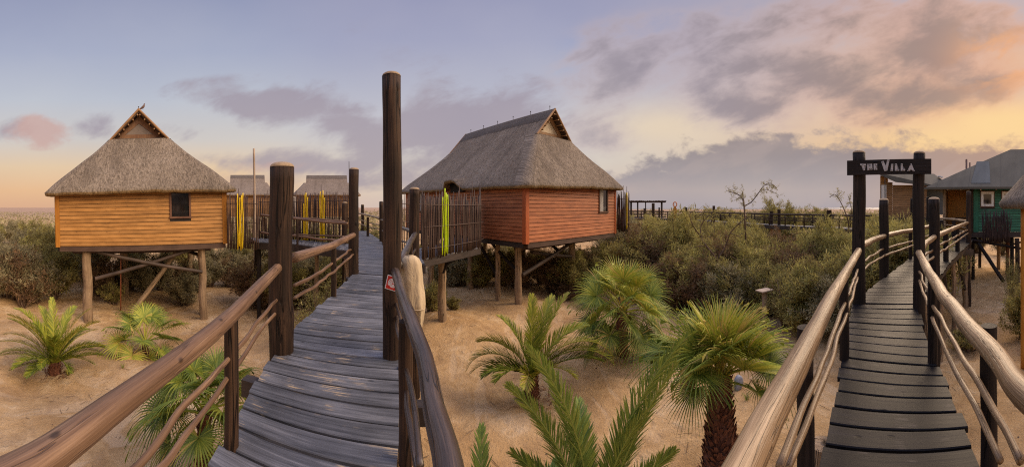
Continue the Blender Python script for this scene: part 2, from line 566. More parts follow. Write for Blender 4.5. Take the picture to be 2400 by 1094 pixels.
M['stick_lime'] = wood('lime_painted_stick', C(.45, .62, .003), C(.58, .78, .008), C(.66, .82, .03), rough=.4, across=10, bmp=.2)
M['trunk'] = wood('palm_trunk', C(.06, .022, .014), C(.18, .07, .04), C(.34, .16, .09), rough=.8, across=14, along=3, bmp=1.0, bd=.02)
M['twig'] = wood('bush_twig', C(.07, .045, .03), C(.15, .10, .07), C(.23, .16, .115), rough=.8, across=12, bmp=.6, spec=.15)
M['pole_pale'] = wood('pale_bare_pole', C(.28, .21, .15), C(.42, .33, .25), C(.5, .4, .31), rough=.7)


def plain(name, col, rough=.6, var=.12, scale=6, metal=0.0, spec=.5, bmp=0.0):
    m, g, b = new_mat(name)
    tn = g.node('ShaderNodeTexCoord').outputs['Object']
    n = g.noise(tn, scale, 5, .6)
    lo = tuple(c * (1 - var) for c in col[:3]) + (1,)
    hi = tuple(min(1, c * (1 + var)) for c in col[:3]) + (1,)
    g.put(b.inputs['Base Color'], g.ramp(n, [(.3, lo), (.7, hi)]))
    b.inputs['Roughness'].default_value = rough
    b.inputs['Metallic'].default_value = metal
    b.inputs['Specular IOR Level'].default_value = spec
    if bmp:
        bump(g, b, n, bmp, .02)
    return m


M['glass'] = plain('dark_window_glass', C(.012, .011, .012), rough=.06, spec=.8)
M['pane_cream'] = plain('cream_gable_pane', C(.52, .42, .27), rough=.35)
M['pane_grey'] = plain('grey_gable_pane', C(.20, .165, .145), rough=.3)
M['curtain'] = plain('pale_curtain', C(.62, .60, .55), rough=.8)
M['white'] = plain('white_paint', C(.78, .77, .75), rough=.5, var=.05)
M['letter'] = plain('grey_white_letter', C(.42, .40, .40), rough=.55, var=.15, scale=40)
M['red_sign'] = plain('red_sign_enamel', C(.55, .014, .010), rough=.35, var=.08)
M['rust'] = plain('rusty_pipe', C(.28, .09, .04), rough=.7, var=.3, scale=20)
M['metal_dark'] = plain('black_steel', C(.018, .017, .018), rough=.5, var=.2)
M['dark_in'] = plain('dark_interior', C(.015, .012, .011), rough=.9)
M['rock'] = plain('grey_blue_rock', C(.28, .29, .32), rough=.9, var=.3, scale=12, bmp=.6)
M['bird'] = plain('brown_feathers', C(.16, .10, .085), rough=.8, var=.25, scale=30)
M['orange'] = plain('orange_plastic', C(.55, .18, .05), rough=.5)

# thatch
def thatch(name, c0, c1, c2, lichen=0.6):
    m, g, b = new_mat(name)
    tc = tcs(g)
    n1 = g.noise(g.scale(tc, (26, 26, 7)), 1.0, 5, .72, .3)
    n2 = g.noise(g.scale(tc, (60, 60, 14)), 1.0, 3, .7)
    n3 = g.noise(g.scale(tc, (1, 1, .6)), .9, 4, .6)
    n4 = g.noise(g.scale(tc, (5, 5, 3.2)), 1.0, 3, .6)
    f = g.m('ADD', g.m('MULTIPLY', n1, .55), g.m('ADD', g.m('MULTIPLY', n2, .25), g.m('MULTIPLY', n3, .2)))
    col = g.ramp(f, [(.36, c0), (.5, c1), (.63, c2)])
    col = g.mix(g.m('MULTIPLY', g.smooth(n2, .58, .68), .6), col, (c0[0] * .4, c0[1] * .4, c0[2] * .4, 1))
    col = g.mix(g.m('MULTIPLY', g.smooth(n4, .70, .76), lichen), col, C(.34, .15, .045))
    n5 = g.noise(g.scale(tc, (4, 4, 2.2)), 1.0, 4, .6, .5)
    col = g.mix(g.m('MULTIPLY', g.smooth(n5, .62, .7), .45), col, C(.07, .06, .055))
    n6 = g.noise(g.scale(tc, (15, 15, 4.5)), 1.0, 4, .75)
    n7 = g.noise(g.scale(tc, (1.2, 1.2, .35)), 1.0, 4, .6, .4)
    col = g.mix(g.m('MULTIPLY', g.smooth(n6, .50, .62), .55), col, (c0[0] * .55, c0[1] * .55, c0[2] * .55, 1))
    col = g.mix(g.m('MULTIPLY', g.smooth(n7, .52, .68), .35), col, C(.13, .108, .09))
    g.put(b.inputs['Base Color'], col)
    b.inputs['Roughness'].default_value = .95
    b.inputs['Specular IOR Level'].default_value = .1
    bump(g, b, g.m('ADD', g.m('ADD', n1, g.m('MULTIPLY', n6, .8)), g.m('MULTIPLY', n2, .7)), 1.0, .05)
    return m


M['thatch'] = thatch('grey_brown_thatch', C(.105, .085, .065), C(.255, .21, .165), C(.43, .365, .295))
M['thatch_eave'] = thatch('cut_eave_thatch', C(.14, .095, .045), C(.32, .22, .115), C(.44, .32, .18), 0)
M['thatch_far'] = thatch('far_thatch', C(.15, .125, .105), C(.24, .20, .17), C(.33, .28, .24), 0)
M['ridge'] = thatch('grey_ridge_cement', C(.10, .088, .08), C(.16, .142, .13), C(.21, .19, .175), 0)

# corrugated / sheet roof
def sheet(name, col):
    m, g, b = new_mat(name)
    tc = tcs(g)
    n = g.noise(g.scale(tc, (1.5, 1.5, .5)), 1.0, 4, .6)
    sp = g.node('ShaderNodeSeparateXYZ')
    g.put(sp.inputs[0], tc)
    seam = g.m('LESS_THAN', g.m('FRACT', g.m('MULTIPLY', sp.outputs[0], .55)), .02)
    c = g.ramp(n, [(.3, tuple(v * .8 for v in col[:3]) + (1,)), (.7, tuple(v * 1.15 for v in col[:3]) + (1,))])
    c = g.mix(g.m('MULTIPLY', seam, .5), c, C(.05, .05, .05))
    g.put(b.inputs['Base Color'], c)
    b.inputs['Roughness'].default_value = .85
    b.inputs['Specular IOR Level'].default_value = .15
    return m


M['sheet'] = sheet('grey_sheet_roof', C(.115, .108, .088))
M['sheet_patch'] = sheet('blue_grey_roof_patch', C(.115, .127, .128))

# sand
def sand():
    m, g, b = new_mat('desert_sand')
    pos = g.node('ShaderNodeNewGeometry').outputs['Position']
    n1 = g.noise(pos, .35, 5, .6)
    n2 = g.noise(pos, 2.4, 6, .65, .4)
    n3 = g.noise(pos, 16, 5, .7)
    n4 = g.noise(pos, 55, 3, .7)
    f = g.m('ADD', g.m('MULTIPLY', n1, .55), g.m('ADD', g.m('MULTIPLY', n2, .33), g.m('MULTIPLY', n3, .12)))
    col = g.ramp(f, [(.38, C(.37, .225, .10)), (.47, C(.47, .30, .14)), (.54, C(.555, .37, .185)), (.64, C(.68, .51, .31))])
    col = g.mix(g.m('MULTIPLY', g.smooth(n3, .58, .70), .22), col, C(.22, .135, .075))
    tr = g.noise(g.scale(pos, (.9, .35, 1)), 1.0, 3, .5, 1.5)
    trk = g.smooth(tr, .56, .66)
    col = g.mix(g.m('MULTIPLY', trk, .4), col, C(.66, .50, .32))
    # footprints and scuffs
    vo = g.node('ShaderNodeTexVoronoi')
    g.put(vo.inputs['Vector'], g.scale(pos, (2.6, 2.0, 1)))
    vo.inputs['Scale'].default_value = 1.0
    fp = g.m('SUBTRACT', 1.0, g.smooth(vo.outputs[0], .12, .32))
    fp = g.m('MULTIPLY', fp, g.smooth(n1, .42, .58))
    # small pebbles and litter
    vp = g.node('ShaderNodeTexVoronoi')
    g.put(vp.inputs['Vector'], pos)
    vp.inputs['Scale'].default_value = 9.0
    peb = g.m('MULTIPLY', g.m('SUBTRACT', 1.0, g.smooth(vp.outputs[0], .05, .10)), g.smooth(n2, .5, .62))
    col = g.mix(g.m('MULTIPLY', peb, .25), col, C(.16, .11, .08))
    # damp darker crust patches
    col = g.mix(g.m('MULTIPLY', g.smooth(g.noise(pos, .8, 5, .6, .6),   .52, .62), .30), col, C(.27, .17, .10))
    # far flats: dull scrub colour
    ln = g.node('ShaderNodeVectorMath', operation='LENGTH')
    g.put(ln.inputs[0], pos)
    col = g.mix(g.m('MULTIPLY', g.smooth(ln.outputs['Value'], 60, 260), .8), col, C(.36, .25, .19))
    g.put(b.inputs['Base Color'], col)
    b.inputs['Roughness'].default_value = .95
    b.inputs['Specular IOR Level'].default_value = .15
    h = g.m('ADD', g.m('MULTIPLY', n2, 1.2), g.m('ADD', g.m('MULTIPLY', n3, .5), g.m('MULTIPLY', n4, .15)))
    h = g.m('SUBTRACT', h, g.m('MULTIPLY', fp, .3))
    h = g.m('SUBTRACT', h, g.m('MULTIPLY', trk, .1))
    bump(g, b, h, .8, .10)
    return m


M['sand'] = sand()

def leaf(name, stops, rough=.55, trans=.2, spec=.3):
    m, g, b = new_mat(name)
    t = g.node('ShaderNodeAttribute', attribute_name='tone').outputs['Fac']
    oi = g.node('ShaderNodeObjectInfo').outputs['Random']
    col = g.ramp(g.m('ADD', t, g.m('MULTIPLY', g.m('SUBTRACT', oi, .5), .12)), stops)
    g.put(b.inputs['Base Color'], col)
    b.inputs['Roughness'].default_value = rough
    b.inputs['Specular IOR Level'].default_value = spec
    tr = g.node('ShaderNodeBsdfTranslucent')
    g.put(tr.inputs[0], col)
    mx = g.node('ShaderNodeMixShader')
    mx.inputs[0].default_value = trans
    out = g.nt.nodes['Material Output']
    g.nt.links.new(b.outputs[0], mx.inputs[1])
    g.nt.links.new(tr.outputs[0], mx.inputs[2])
    g.nt.links.new(mx.outputs[0], out.inputs[0])
    return m


M['bush'] = leaf('tamarisk_foliage', [(0, C(.13, .10, .05)), (.3, C(.26, .22, .085)), (.55, C(.38, .34, .115)), (.8, C(.49, .46, .15)), (1, C(.56, .48, .20))], .8, .4, .1)
M['bush_grey'] = leaf('grey_green_foliage', [(0, C(.15, .12, .07)), (.3, C(.26, .23, .125)), (.6, C(.36, .32, .18)), (1, C(.45, .40, .23))], .8, .3, .1)
M['bush_brown'] = leaf('dry_brown_foliage', [(0, C(.13, .075, .042)), (.4, C(.22, .13, .07)), (.7, C(.25, .175, .09)), (1, C(.29, .23, .11))], .8, .25, .1)
M['frond'] = leaf('feather_palm_leaf', [(0, C(.035, .055, .010)), (.35, C(.10, .14, .020)), (.62, C(.22, .26, .03)), (.88, C(.44, .43, .05)), (1, C(.50, .36, .1))], .45, .18, .3)
M['frond_blue'] = leaf('blue_green_palm_leaf', [(0, C(.045, .085, .025)), (.35, C(.11, .175, .04)), (.6, C(.21, .29, .05)), (.86, C(.40, .44, .08)), (1, C(.50, .40, .15))], .45, .18, .3)
M['fan'] = leaf('fan_palm_leaf', [(0, C(.035, .058, .014)), (.35, C(.095, .145, .024)), (.6, C(.21, .27, .036)), (.86, C(.46, .46, .06)), (1, C(.52, .38, .10))], .45, .18, .3)
M['petiole'] = leaf('palm_stalk', [(0, C(.10, .13, .03)), (1, C(.28, .26, .06))], .5, .1)
M['straw'] = leaf('loose_straw', [(0, C(.12, .08, .04)), (1, C(.40, .29, .16))], .9, .1, .1)
M['drystalk'] = leaf('dry_palm_stalk', [(0, C(.10, .035, .02)), (1, C(.26, .11, .05))], .8, .05)


def cloth():
    m, g, b = new_mat('beige_canvas')
    tn = g.node('ShaderNodeTexCoord').outputs['Object']
    n = g.noise(tn, 5, 5, .6)
    g.put(b.inputs['Base Color'], g.ramp(n, [(.3, C(.47, .37, .235)), (.7, C(.60, .49, .33))]))
    b.inputs['Roughness'].default_value = .9
    w = g.noise(g.scale(tn, (8, 8, 2.2)), 1, 4, .6, 1.2)
    bump(g, b, w, .6, .05)
    return m


M['canvas'] = cloth()

# ------------------------------------------------------------------ ground and sea
def build_ground():
    rad = [0.0] + list(np.geomspace(1.2, 60, 170)) + list(np.geomspace(63, 6000, 34))
    nA = 360
    vs = []
    for r in rad:
        for k in range(nA):
            a = 2 * math.pi * k / nA
            vs.append((r * math.sin(a), r * math.cos(a)))
    vs = np.array(vs)
    z = ground_np(vs[:, 0], vs[:, 1])
    verts = np.column_stack([vs, z])
    idx = np.arange(len(rad) * nA).reshape(len(rad), nA)
    a = idx[:-1, :]; b = np.roll(idx, -1, 1)[:-1, :]; c = np.roll(idx, -1, 1)[1:, :]; d = idx[1:, :]
    faces = np.stack([a, d, c, b], -1).reshape(-1, 4)
    o = np_mesh('ground', verts, faces, np.zeros(len(verts)), M['sand'], None, True)
    tag(o, 'tan desert sand with footprints and scuffs reaching to the horizon', 'ground', kind='structure')
    m, g, b = new_mat('sea_water')
    b.inputs['Base Color'].default_value = C(.20, .22, .24)
    b.inputs['Roughness'].default_value = .25
    mb = MB()
    rows = []
    for r in (900, 2000, 5800):
        rows.append([Vector((r * math.sin(t), r * math.cos(t), EYE - 5.0 + .25)) for t in np.linspace(-.05, 1.5, 30)])
    mb.grid(rows[::-1])
    o = mb.build('sea', m)
    tag(o, 'thin strip of pale sea below the cloud bank', 'sea', kind='structure')


build_ground()


# ------------------------------------------------------------------ decks
def deck_strip(Lp, Rp, pitch, gap, thick, mat, parent, z=DK, overhang=.03, name='deck', k0=0):
    """planks laid across between a left and a right edge polyline of equal count"""
    mb = MB()
    Lp = [Vector((p[0], p[1], EYE + z)) for p in Lp]
    Rp = [Vector((p[0], p[1], EYE + z)) for p in Rp]
    mids = [(a + b) / 2 for a, b in zip(Lp, Rp)]
    for i in range(len(Lp) - 1):
        n = max(1, round((mids[i + 1] - mids[i]).length / pitch))
        for k in range(n):
            w = (mids[i + 1] - mids[i]).length / n
            g0, g1 = (k + gap / w / 2) / n, (k + 1 - gap / w / 2) / n
            a0, a1 = Lp[i].lerp(Lp[i + 1], g0), Lp[i].lerp(Lp[i + 1], g1)
            b0, b1 = Rp[i].lerp(Rp[i + 1], g0), Rp[i].lerp(Rp[i + 1], g1)
            ac = (b0 - a0).normalized()
            e0, e1 = random.uniform(-.6, 1) * overhang, random.uniform(-.6, 1) * overhang
            a0 = a0 - ac * e0; a1 = a1 - ac * e0; b0 = b0 + ac * e1; b1 = b1 + ac * e1
            al = (mids[i + 1] - mids[i]).normalized()
            dz = random.uniform(-.004, .004)
            off = random.random() * 90
            sk = random.uniform(-.004, .004)
            c = .007
            nseg = 8
            rows = []
            tcr = []
            W = (b0 - a0).length
            # cross section rings running along the plank, slight edge wear wobble
            for s_ in range(nseg + 1):
                t = s_ / nseg
                p0 = a0.lerp(b0, t) + al * (sk * (t - .5) + .003 * mnoise.noise(Vector((off, t * 4, 1))))
                p1 = a1.lerp(b1, t) + al * (sk * (t - .5) + .003 * mnoise.noise(Vector((off, t * 4, 5))))
                up = Vector((0, 0, dz + .002 * mnoise.noise(Vector((off, t * 3, 9)))))
                dn = Vector((0, 0, -thick))
                rows.append([p0 + dn, p0 - Vector((0, 0, c)) + up, p0 + al * c + up, p1 - al * c + up, p1 - Vector((0, 0, c)) + up, p1 + dn])
                tcr.append([(off, off, t * W), (off, off + .03, t * W), (off + .01, off + .03, t * W), (off + w, off + .03, t * W), (off + w, off + .03, t * W), (off + w, off, t * W)])
            o0 = len(mb.v)
            mb.grid(rows, tcr, closed=False)
            m_ = 6
            fs = [(o0 + j, o0 + (j + 1) % m_) for j in range(m_)]
            mb.f.append(tuple(o0 + j for j in range(m_))[::-1])
            mb.f.append(tuple(o0 + nseg * m_ + j for j in range(m_)))
            for s_ in range(nseg):
                mb.f.append((o0 + s_ * m_ + 5, o0 + s_ * m_, o0 + (s_ + 1) * m_, o0 + (s_ + 1) * m_ + 5))
    return mb.build(name, mat, parent)


def side_beams(Lp, Rp, parent, z=DK, drop=.05, h=.2, inset=.10, mat=None):
    for E, s_ in ((Lp, 1), (Rp, -1)):
        for i in range(len(E) - 1):
            mb = MB()
            a = Vector((E[i][0], E[i][1], EYE + z - drop - h / 2))
            b = Vector((E[i + 1][0], E[i + 1][1], EYE + z - drop - h / 2))
            d = (b - a).normalized()
            nrm = Vector((d.y, -d.x, 0)) * s_ * inset
            mb.beam(a + nrm, b + nrm, .07, h)
            mb.build('side_beam', mat or M['beam'], parent)


def xy(v):
    return (v[0], v[1])


def stilt_part(parent, x, y, ztop, r, mat=None, name='stilt', tilt=(0, 0), sink=.3):
    zb = gz(x, y) - sink
    mb = MB()
    n = 9
    pts = [Vector((x + tilt[0] * (1 - i / n) + .02 * math.sin(i * 1.3), y + tilt[1] * (1 - i / n) + .02 * math.cos(i * 1.7), zb + (ztop - zb) * i / n)) for i in range(n + 1)]
    mb.tube(pts, [r * (1.08 - .12 * i / n) for i in range(n + 1)], 14, rough=.12, sub=2)
    return mb.build(name, mat or M['stilt'], parent, 'auto')


# left walkway
LL = [(-1.05, .35), (-1.63, 1.29), (-2.23, 2.47), (-2.71, 3.63), (-3.68, 7.30)]
LR = [(.05, .35), (-.56, 2.01 - .5), (-.93, 2.75), (-1.42, 3.95), (-2.40, 7.30)]
LL2 = [xy(PD(840, 8.25)), xy(PD(840.5, 12)), xy(PD(840, 17)), xy(PD(839, 23))]
LR2 = [(-2.62, 7.42), (-4.25, 10.9), (-6.25, 15.2), xy(PD(858, 23.0))]
bl = empty('boardwalk', (-2.2, 3.5, EYE + DK), 'walkway of worn grey planks leading away at the left, between the two largest logs', 'boardwalk')
deck_strip(LL, LR, .215, .026, .045, M['deck_grey'], bl)
deck_strip(LL2, LR2, .17, .018, .045, M['deck_grey'], bl)
side_beams(LL, LR, bl)
side_beams(LL2, LR2, bl)
for (x, y) in [(-1.7, 1.9), (-.95, 2.6), (-2.8, 4.0), (-3.4, 7.0), (-2.5, 7.3), (-4.4, 10.5), (-6.6, 15), (-5.2, 11.4)]:
    stilt_part(bl, x * .98 + .05, y, EYE + DK - .06, .085, M['stilt'], 'support_post')
# cross beam whose end shows beyond the left edge
for (a, b) in (((-2.34, 2.30), (-.70, 2.75)), ((-3.75, 7.0), (-2.2, 7.5)), ((-5.5, 11.2), (-4.2, 11.4))):
    mb = MB()
    mb.beam(Vector((a[0], a[1], EYE + DK - .13)), Vector((b[0], b[1], EYE + DK - .13)), .12, .16)
    mb.build('cross_beam', M['beam'], bl)
mb = MB()
mb.beam(P(934, 861, z=DK + .012), P(950, 862, z=DK + .012), .07, .02)
mb.build('bracket', M['metal_dark'], bl)
rebase(bl)

# right walkway
RL = [(.55, .62), (1.63, 1.25), (3.2, 2.12), (4.73, 2.98)]
RR = [(.98, -.45), (2.04, .36), (3.42, 1.13), (5.17, 2.02)]
RL2 = [(4.80, 3.02), (6.9, 3.45), (9.53, 3.98), (13.9, 4.75), (15.4, 5.0)]
RR2 = [(5.22, 2.02), (7.66, 2.36), (9.74, 2.68), (14.8, 3.20), (16.2, 3.35)]
br = empty('boardwalk', (3.2, 1.7, EYE + DK), 'walkway of smooth dark planks running under the name board on two logs', 'boardwalk')
deck_strip(RL, RR, .225, .022, .045, M['deck_dark'], br)
deck_strip(RL2, RR2, .20, .013, .045, M['deck_dark'], br)
side_beams(RL, RR, br)
side_beams(RL2, RR2, br)
for (x, y) in [(2.3, 1.0), (1.9, 1.45), (4.6, 2.7), (4.9, 2.2), (9.5, 2.95), (9.3, 3.8), (12.0, 3.2), (7.3, 2.6)]:
    stilt_part(br, x, y, EYE + DK - .06, .085, M['stilt'], 'support_post')
q = P(2262, 600, d=15.2)
stilt_part(br, q.x, q.y, EYE + DK - .05, .13, M['stilt'], 'support_post')
mb = MB()
mb.beam(P(2236, 592, d=13.8), P(2277, 591, d=15.0), .22, .26)
mb.build('cross_beam', M['beam'], br)
for a, b, r in ((P(2243, 600, d=14), P(2262, 678, d=15), .07), (P(2241, 604, d=14), P(2226, 671, d=13.6), .06), (P(2213, 640, d=11), P(2220, 700, d=11.5), .06)):
    mb = MB(); mb.tube([a, (a + b) / 2, b], r, 10, rough=.1); mb.build('brace', M['beam'], br, 'auto')
rebase(br)
# short cross walkway at the far end of the right boardwalk
bx = empty('boardwalk', PD(2225, 17.5, DK), 'short plank landing between the far end of the dark walkway and the green house', 'boardwalk')
XL = [xy(PD(2196, 15.0)), xy(PD(2190, 19.6)), xy(PD(2188, 24))]
XR = [xy(PD(2268, 15.9)), xy(PD(2258, 19.6)), xy(PD(2214, 24))]
deck_strip(XL, XR, .2, .013, .045, M['deck_dark'], bx, z=DK - .008)
side_beams(XL, XR, bx)
for px_, d_ in ((2200, 19), (2250, 19), (2195, 23)):
    q = PD(px_, d_)
    stilt_part(bx, q.x, q.y, EYE + DK - .06, .1, M['stilt'], 'support_post')
rebase(bx)

# branch deck to the ochre house
bb = empty('boardwalk', PD(700, 15, DK), 'raised plank deck crossing to the ochre house behind the left rails', 'boardwalk')
BF = [xy(P(815, 588, z=DK - .03)), xy(P(750, 579, z=DK)), xy(P(689, 571, z=DK)), xy(PD(600, 15.7))]
BBk = [xy(PD(840, 14.6)), xy(PD(757, 15.7)), xy(PD(690, 16.9)), xy(PD(585, 18.0))]
deck_strip(BF, BBk, .26, .014, .045, M['deck_grey'], bb, z=DK - .006)
side_beams(BF, BBk, bb, h=.30, inset=.02, drop=.04)
for px_, d_, r_ in ((607, 15.9, .10), (600, 17.8, .1), (742, 15.5, .10), (812, 13.6, .09)):
    q = PD(px_, d_)
    stilt_part(bb, q.x, q.y, EYE + DK - .06, r_, M['log_black'] if px_ < 700 else M['stilt'], 'support_post')
rebase(bb)

# deck to the red house
b2 = empty('boardwalk', (-2.3, 12, EYE + DK), 'raised plank deck leading to the red house behind the stick screen with lime sticks', 'boardwalk')
CR = [(-2.45, 9.3), (-2.80, 10.2), (-1.28, 13.6), (-1.75, 17.2)]
CL = [(-3.9, 9.9), (-4.1, 11.0), (-3.1, 14.6), (-3.5, 18.0)]
deck_strip(CL, CR, .22, .014, .045, M['deck_grey'], b2, z=DK - .006)
side_beams(CL, CR, b2, h=.24, inset=.02)
for px_, d_, r_ in ((1036, 12.6, .15), (1010, 15.5, .12)):
    q = PD(px_, d_)
    stilt_part(b2, q.x, q.y, EYE + DK - .1, r_, M['stilt'], 'support_post')
for a, b, r in ((P(1044, 622, d=12.6), P(1112, 578, d=13.6), .05), (P(1038, 640, d=12.5), P(1056, 600, d=12.6), .06)):
    mb = MB(); mb.tube([a, (a + b) / 2, b], r, 8, rough=.1); mb.build('brace', M['log_black'], b2, 'auto')
rebase(b2)


# ------------------------------------------------------------------ big log posts
def log_post(label, px, base_py, top_py, r, d=None, mat='log', lean=0.0, to_ground=True, capmat='cut', group='log posts of the walkways', knob=False, z=DK):
    base = P(px, base_py, z=z) if d is None else PD(px, d, z)
    dd = math.hypot(base.x, base.y)
    ztop = EYE + (HZ - top_py) / F * dd
    zb = gz(base.x, base.y) - .3 if to_ground else base.z - .02
    o = empty('log_post', (base.x, base.y, zb), label, 'log post', group)
    th = math.atan2(base.x, base.y)
    side = Vector((math.cos(th), -math.sin(th), 0))
    n = 26
    pts, rr = [], []
    sd = random.random() * 20
    for i in range(n + 1):
        t = i / n
        zz = (ztop - zb) * t
        w = .022 * mnoise.noise(Vector((sd, zz * .9, 0)))
        pts.append(side * (w + lean * (t - .35)) + Vector((0, 0, zz)))
        q = r * (1.05 - .08 * t) * (1 + .05 * mnoise.noise(Vector((sd + 5, zz * 1.3, 0))))
        if knob:
            q *= 1 + .16 * math.exp(-((zb + zz - (EYE + DK + .32)) / .12) ** 2)
        rr.append(q)
    pts = pts[:-1] + [pts[-1] - Vector((0, 0, r * .55))]
    mb = MB()
    mb.tube(pts, rr, 28, rough=.045, seed=sd)
    mb.build('shaft', M[mat], o, True)
    # domed sawn top
    mb = MB()
    c = pts[-1]
    rows, tr = [], []
    for j in range(8):
        a = j / 7 * math.pi / 2
        rad = rr[-1] * (math.cos(a) ** .75 if a < 1.57 else 0) * 1.012
        zz = c.z + r * .42 * math.sin(a)
        rows.append([Vector((c.x + math.cos(k * math.pi / 12) * rad, c.y + math.sin(k * math.pi / 12) * rad, zz)) for k in range(24)])
        tr.append([(math.cos(k * math.pi / 12) * rad, math.sin(k * math.pi / 12) * rad, zz) for k in range(24)])
    mb.grid(rows, tr, True)
    mb.build('cut_top', M[capmat], o, True)
    return o


log_post('thickest dark log post left of the grey walkway, holding the brown rail', 658, 822, 376, .136, knob=True)
log_post('tallest dark log post, right of the grey walkway by the red spiral sign', 919, 835, 167, .103)
log_post('brown log post with pale domed top at the left edge where the grey walkway narrows', 829, 641, 391, .122, mat='log')
log_post('dark log post with pale top in front of the stick screen with lime sticks', 971, 640, 437, .125)
log_post('left log of the pair carrying the name board', 2013, 709, 350, .112, mat='log_black', capmat='cut')
log_post('right log of the pair carrying the name board', 2154, 720, 352, .098, mat='log_black', capmat='cut')
log_post('black log post standing between the two name board logs', 2072, 640, 463, .118, mat='log_black', capmat='cut')
log_post('notched black log post just right of the right name board log', 2190, 644, 460, .135, mat='log_black', capmat='cut')
log_post('slim tall log post at the far right corner of the dark walkway', 2270, 568, 447, .115, mat='log', capmat='log')
log_post('stubby black post on the landing left of the orange door', 2206, 572, 514, .10, mat='log_black', to_ground=False, capmat='log_black')
log_post('far black post left of the green house, behind the notched log', 2175, 0, 461, .10, d=19.5, mat='log_black', capmat='log_black')
log_post('far black post just left of the right name board log, before the timber building', 2137, 0, 464, .12, d=27, mat='log_black', capmat='log_black')
log_post('dark post on the right edge of the grey walkway beyond the tallest log', 894, 565, 471, .095, mat='log', capmat='log')
log_post('distant dark post beyond the bend of the grey walkway', 850, 0, 478, .12, d=25, mat='log')
log_post('dark post at the right end of the branch deck, against the stick screen', 808, 0, 472, .12, d=14.9)


# ------------------------------------------------------------------ railings
def wob(pts, amp, step=.22, seed=0):
    out = []
    for i in range(len(pts) - 1):
        a, b = pts[i], pts[i + 1]
        n = max(1, int((b - a).length / step))
        for k in range(n):
            t = k / n
            p = a.lerp(b, t)
            out.append(p)
    out.append(pts[-1])
    res = []
    L = 0
    for i, p in enumerate(out):
        if i:
            L += (p - out[i - 1]).length
        e = min(1, i / 2, (len(out) - 1 - i) / 2)
        nv = Vector((mnoise.noise(Vector((L * 2.3, seed, 0))), mnoise.noise(Vector((L * 2.3, seed, 7))), mnoise.noise(Vector((L * 2.3, seed, 13)))))
        res.append(p + nv * amp * e)
    return res


def railing(label, top, mids=(), posts=(), rt=.045, rm=.018, mt='rail_pale', mm=None, mp='log_black', group='handrails along the walkways', rp=.045, wa=.007):
    top = [Vector(p) for p in top]
    o = empty('railing', (top[0].x, top[0].y, EYE + DK), label, 'railing', group)
    mb = MB()
    sd = random.random() * 30
    w = wob(top, wa, .25, sd)
    rr = [rt * (1 + .10 * mnoise.noise(Vector((i * .35, sd, 3)))) for i in range(len(w))]
    mb.tube(w, rr, 20, rough=.07, sub=4)
    mb.build('handrail', M[mt], o, True)
    for ml in mids:
        mb = MB()
        sd = random.random() * 30
        w = wob([Vector(p) for p in ml], .026, .16, sd)
        mb.tube(w, [rm * (1 + .2 * mnoise.noise(Vector((i * .6, sd, 3)))) for i in range(len(w))], 9, rough=.1, sub=3)
        mb.build('lower_rail', M[mm or mt], o, True)
    for (px, by, tz) in posts:
        b = P(px, by, z=DK)
        mb = MB()
        mb.tube([b + Vector((0, 0, -.02)), b + Vector((.004, 0, .3)), b + Vector((-.003, .004, .6)), Vector((b.x, b.y, EYE + tz))], [rp * 1.04, rp, rp, rp * .97], 16, rough=.05, sub=3)
        mb.build('short_post', M[mp], o, 'auto')
    rebase(o)
    return o


railing('thick brown handrail sweeping up from the bottom left corner',
        [Vector((-.55, -.55, EYE - .70)), P(62, 1094, z=-.70), P(250, 966, z=-.70), P(540, 742, z=-.70), P(652, 626, z=-.655)],
        [[Vector((-.95, .05, EYE - 1.0)), P(312, 1092, z=-1.0), P(420, 965, z=-.985), P(535, 843, z=-1.0), P(600, 760, z=-1.0), P(656, 694, z=-1.0)],
         [Vector((-1.05, .1, EYE - 1.15)), P(390, 1092, z=-1.15), P(470, 975, z=-1.14), P(535, 890, z=-1.15), P(600, 790, z=-1.13), P(652, 727, z=-1.15)]],
        [(542, 1044, -.70)], rt=.052, rm=.017, mt='rail_brown', mp='log', rp=.048)
railing('bright brown handrail between the thickest log and the next log on the left',
        [P(690, 604, z=-.62), P(735, 590, z=-.64), P(780, 575, z=-.66), P(828, 551, z=-.66)],
        [[P(690, 669, z=-1.0), P(733, 648, z=-1.0), P(780, 615, z=-1.0), P(828, 580, z=-1.0)],
         [P(690, 699, z=-1.12), P(740, 668, z=-1.12), P(781, 637, z=-1.12), P(828, 596, z=-1.12)]],
        [(782, 694, -.72)], rt=.062, rm=.024, mt='rail_brown', mp='log', rp=.05)
railing('thick glossy dark handrail right of the grey walkway, running down to the bottom edge',
        [P(925, 632, z=-.67), P(945, 700, z=-.68), P(968, 770, z=-.69), P(993, 840, z=-.70), P(1022, 950, z=-.70), P(1052, 1094, z=-.70), Vector((-.02, .35, EYE - .70))],
        [[P(928, 690, z=-1.0), P(940, 762, z=-1.0), P(950, 860, z=-1.0), P(972, 960, z=-1.0), P(985, 1094, z=-1.0)],
         [P(928, 725, z=-1.15), P(938, 800, z=-1.15), P(955, 920, z=-1.15), P(962, 1000, z=-1.15), P(978, 1100, z=-1.15)]],
        [(951, 1078, -.72)], rt=.043, rm=.016, mt='rail_dark', mp='log', rp=.047, wa=.016)
railing('shiny handrail bent between the tallest log and the pale-topped log behind it',
        [P(932, 622, z=-.66), P(946, 600, z=-.66), P(960, 570, z=-.64), P(973, 548, z=-.62)],
        [[P(958, 620, z=-1.0), P(966, 598, z=-1.0), P(974, 582, z=-1.0)]], [(962, 668, -.7)], rt=.055, rm=.028, mt='rail_dark', mp='log')
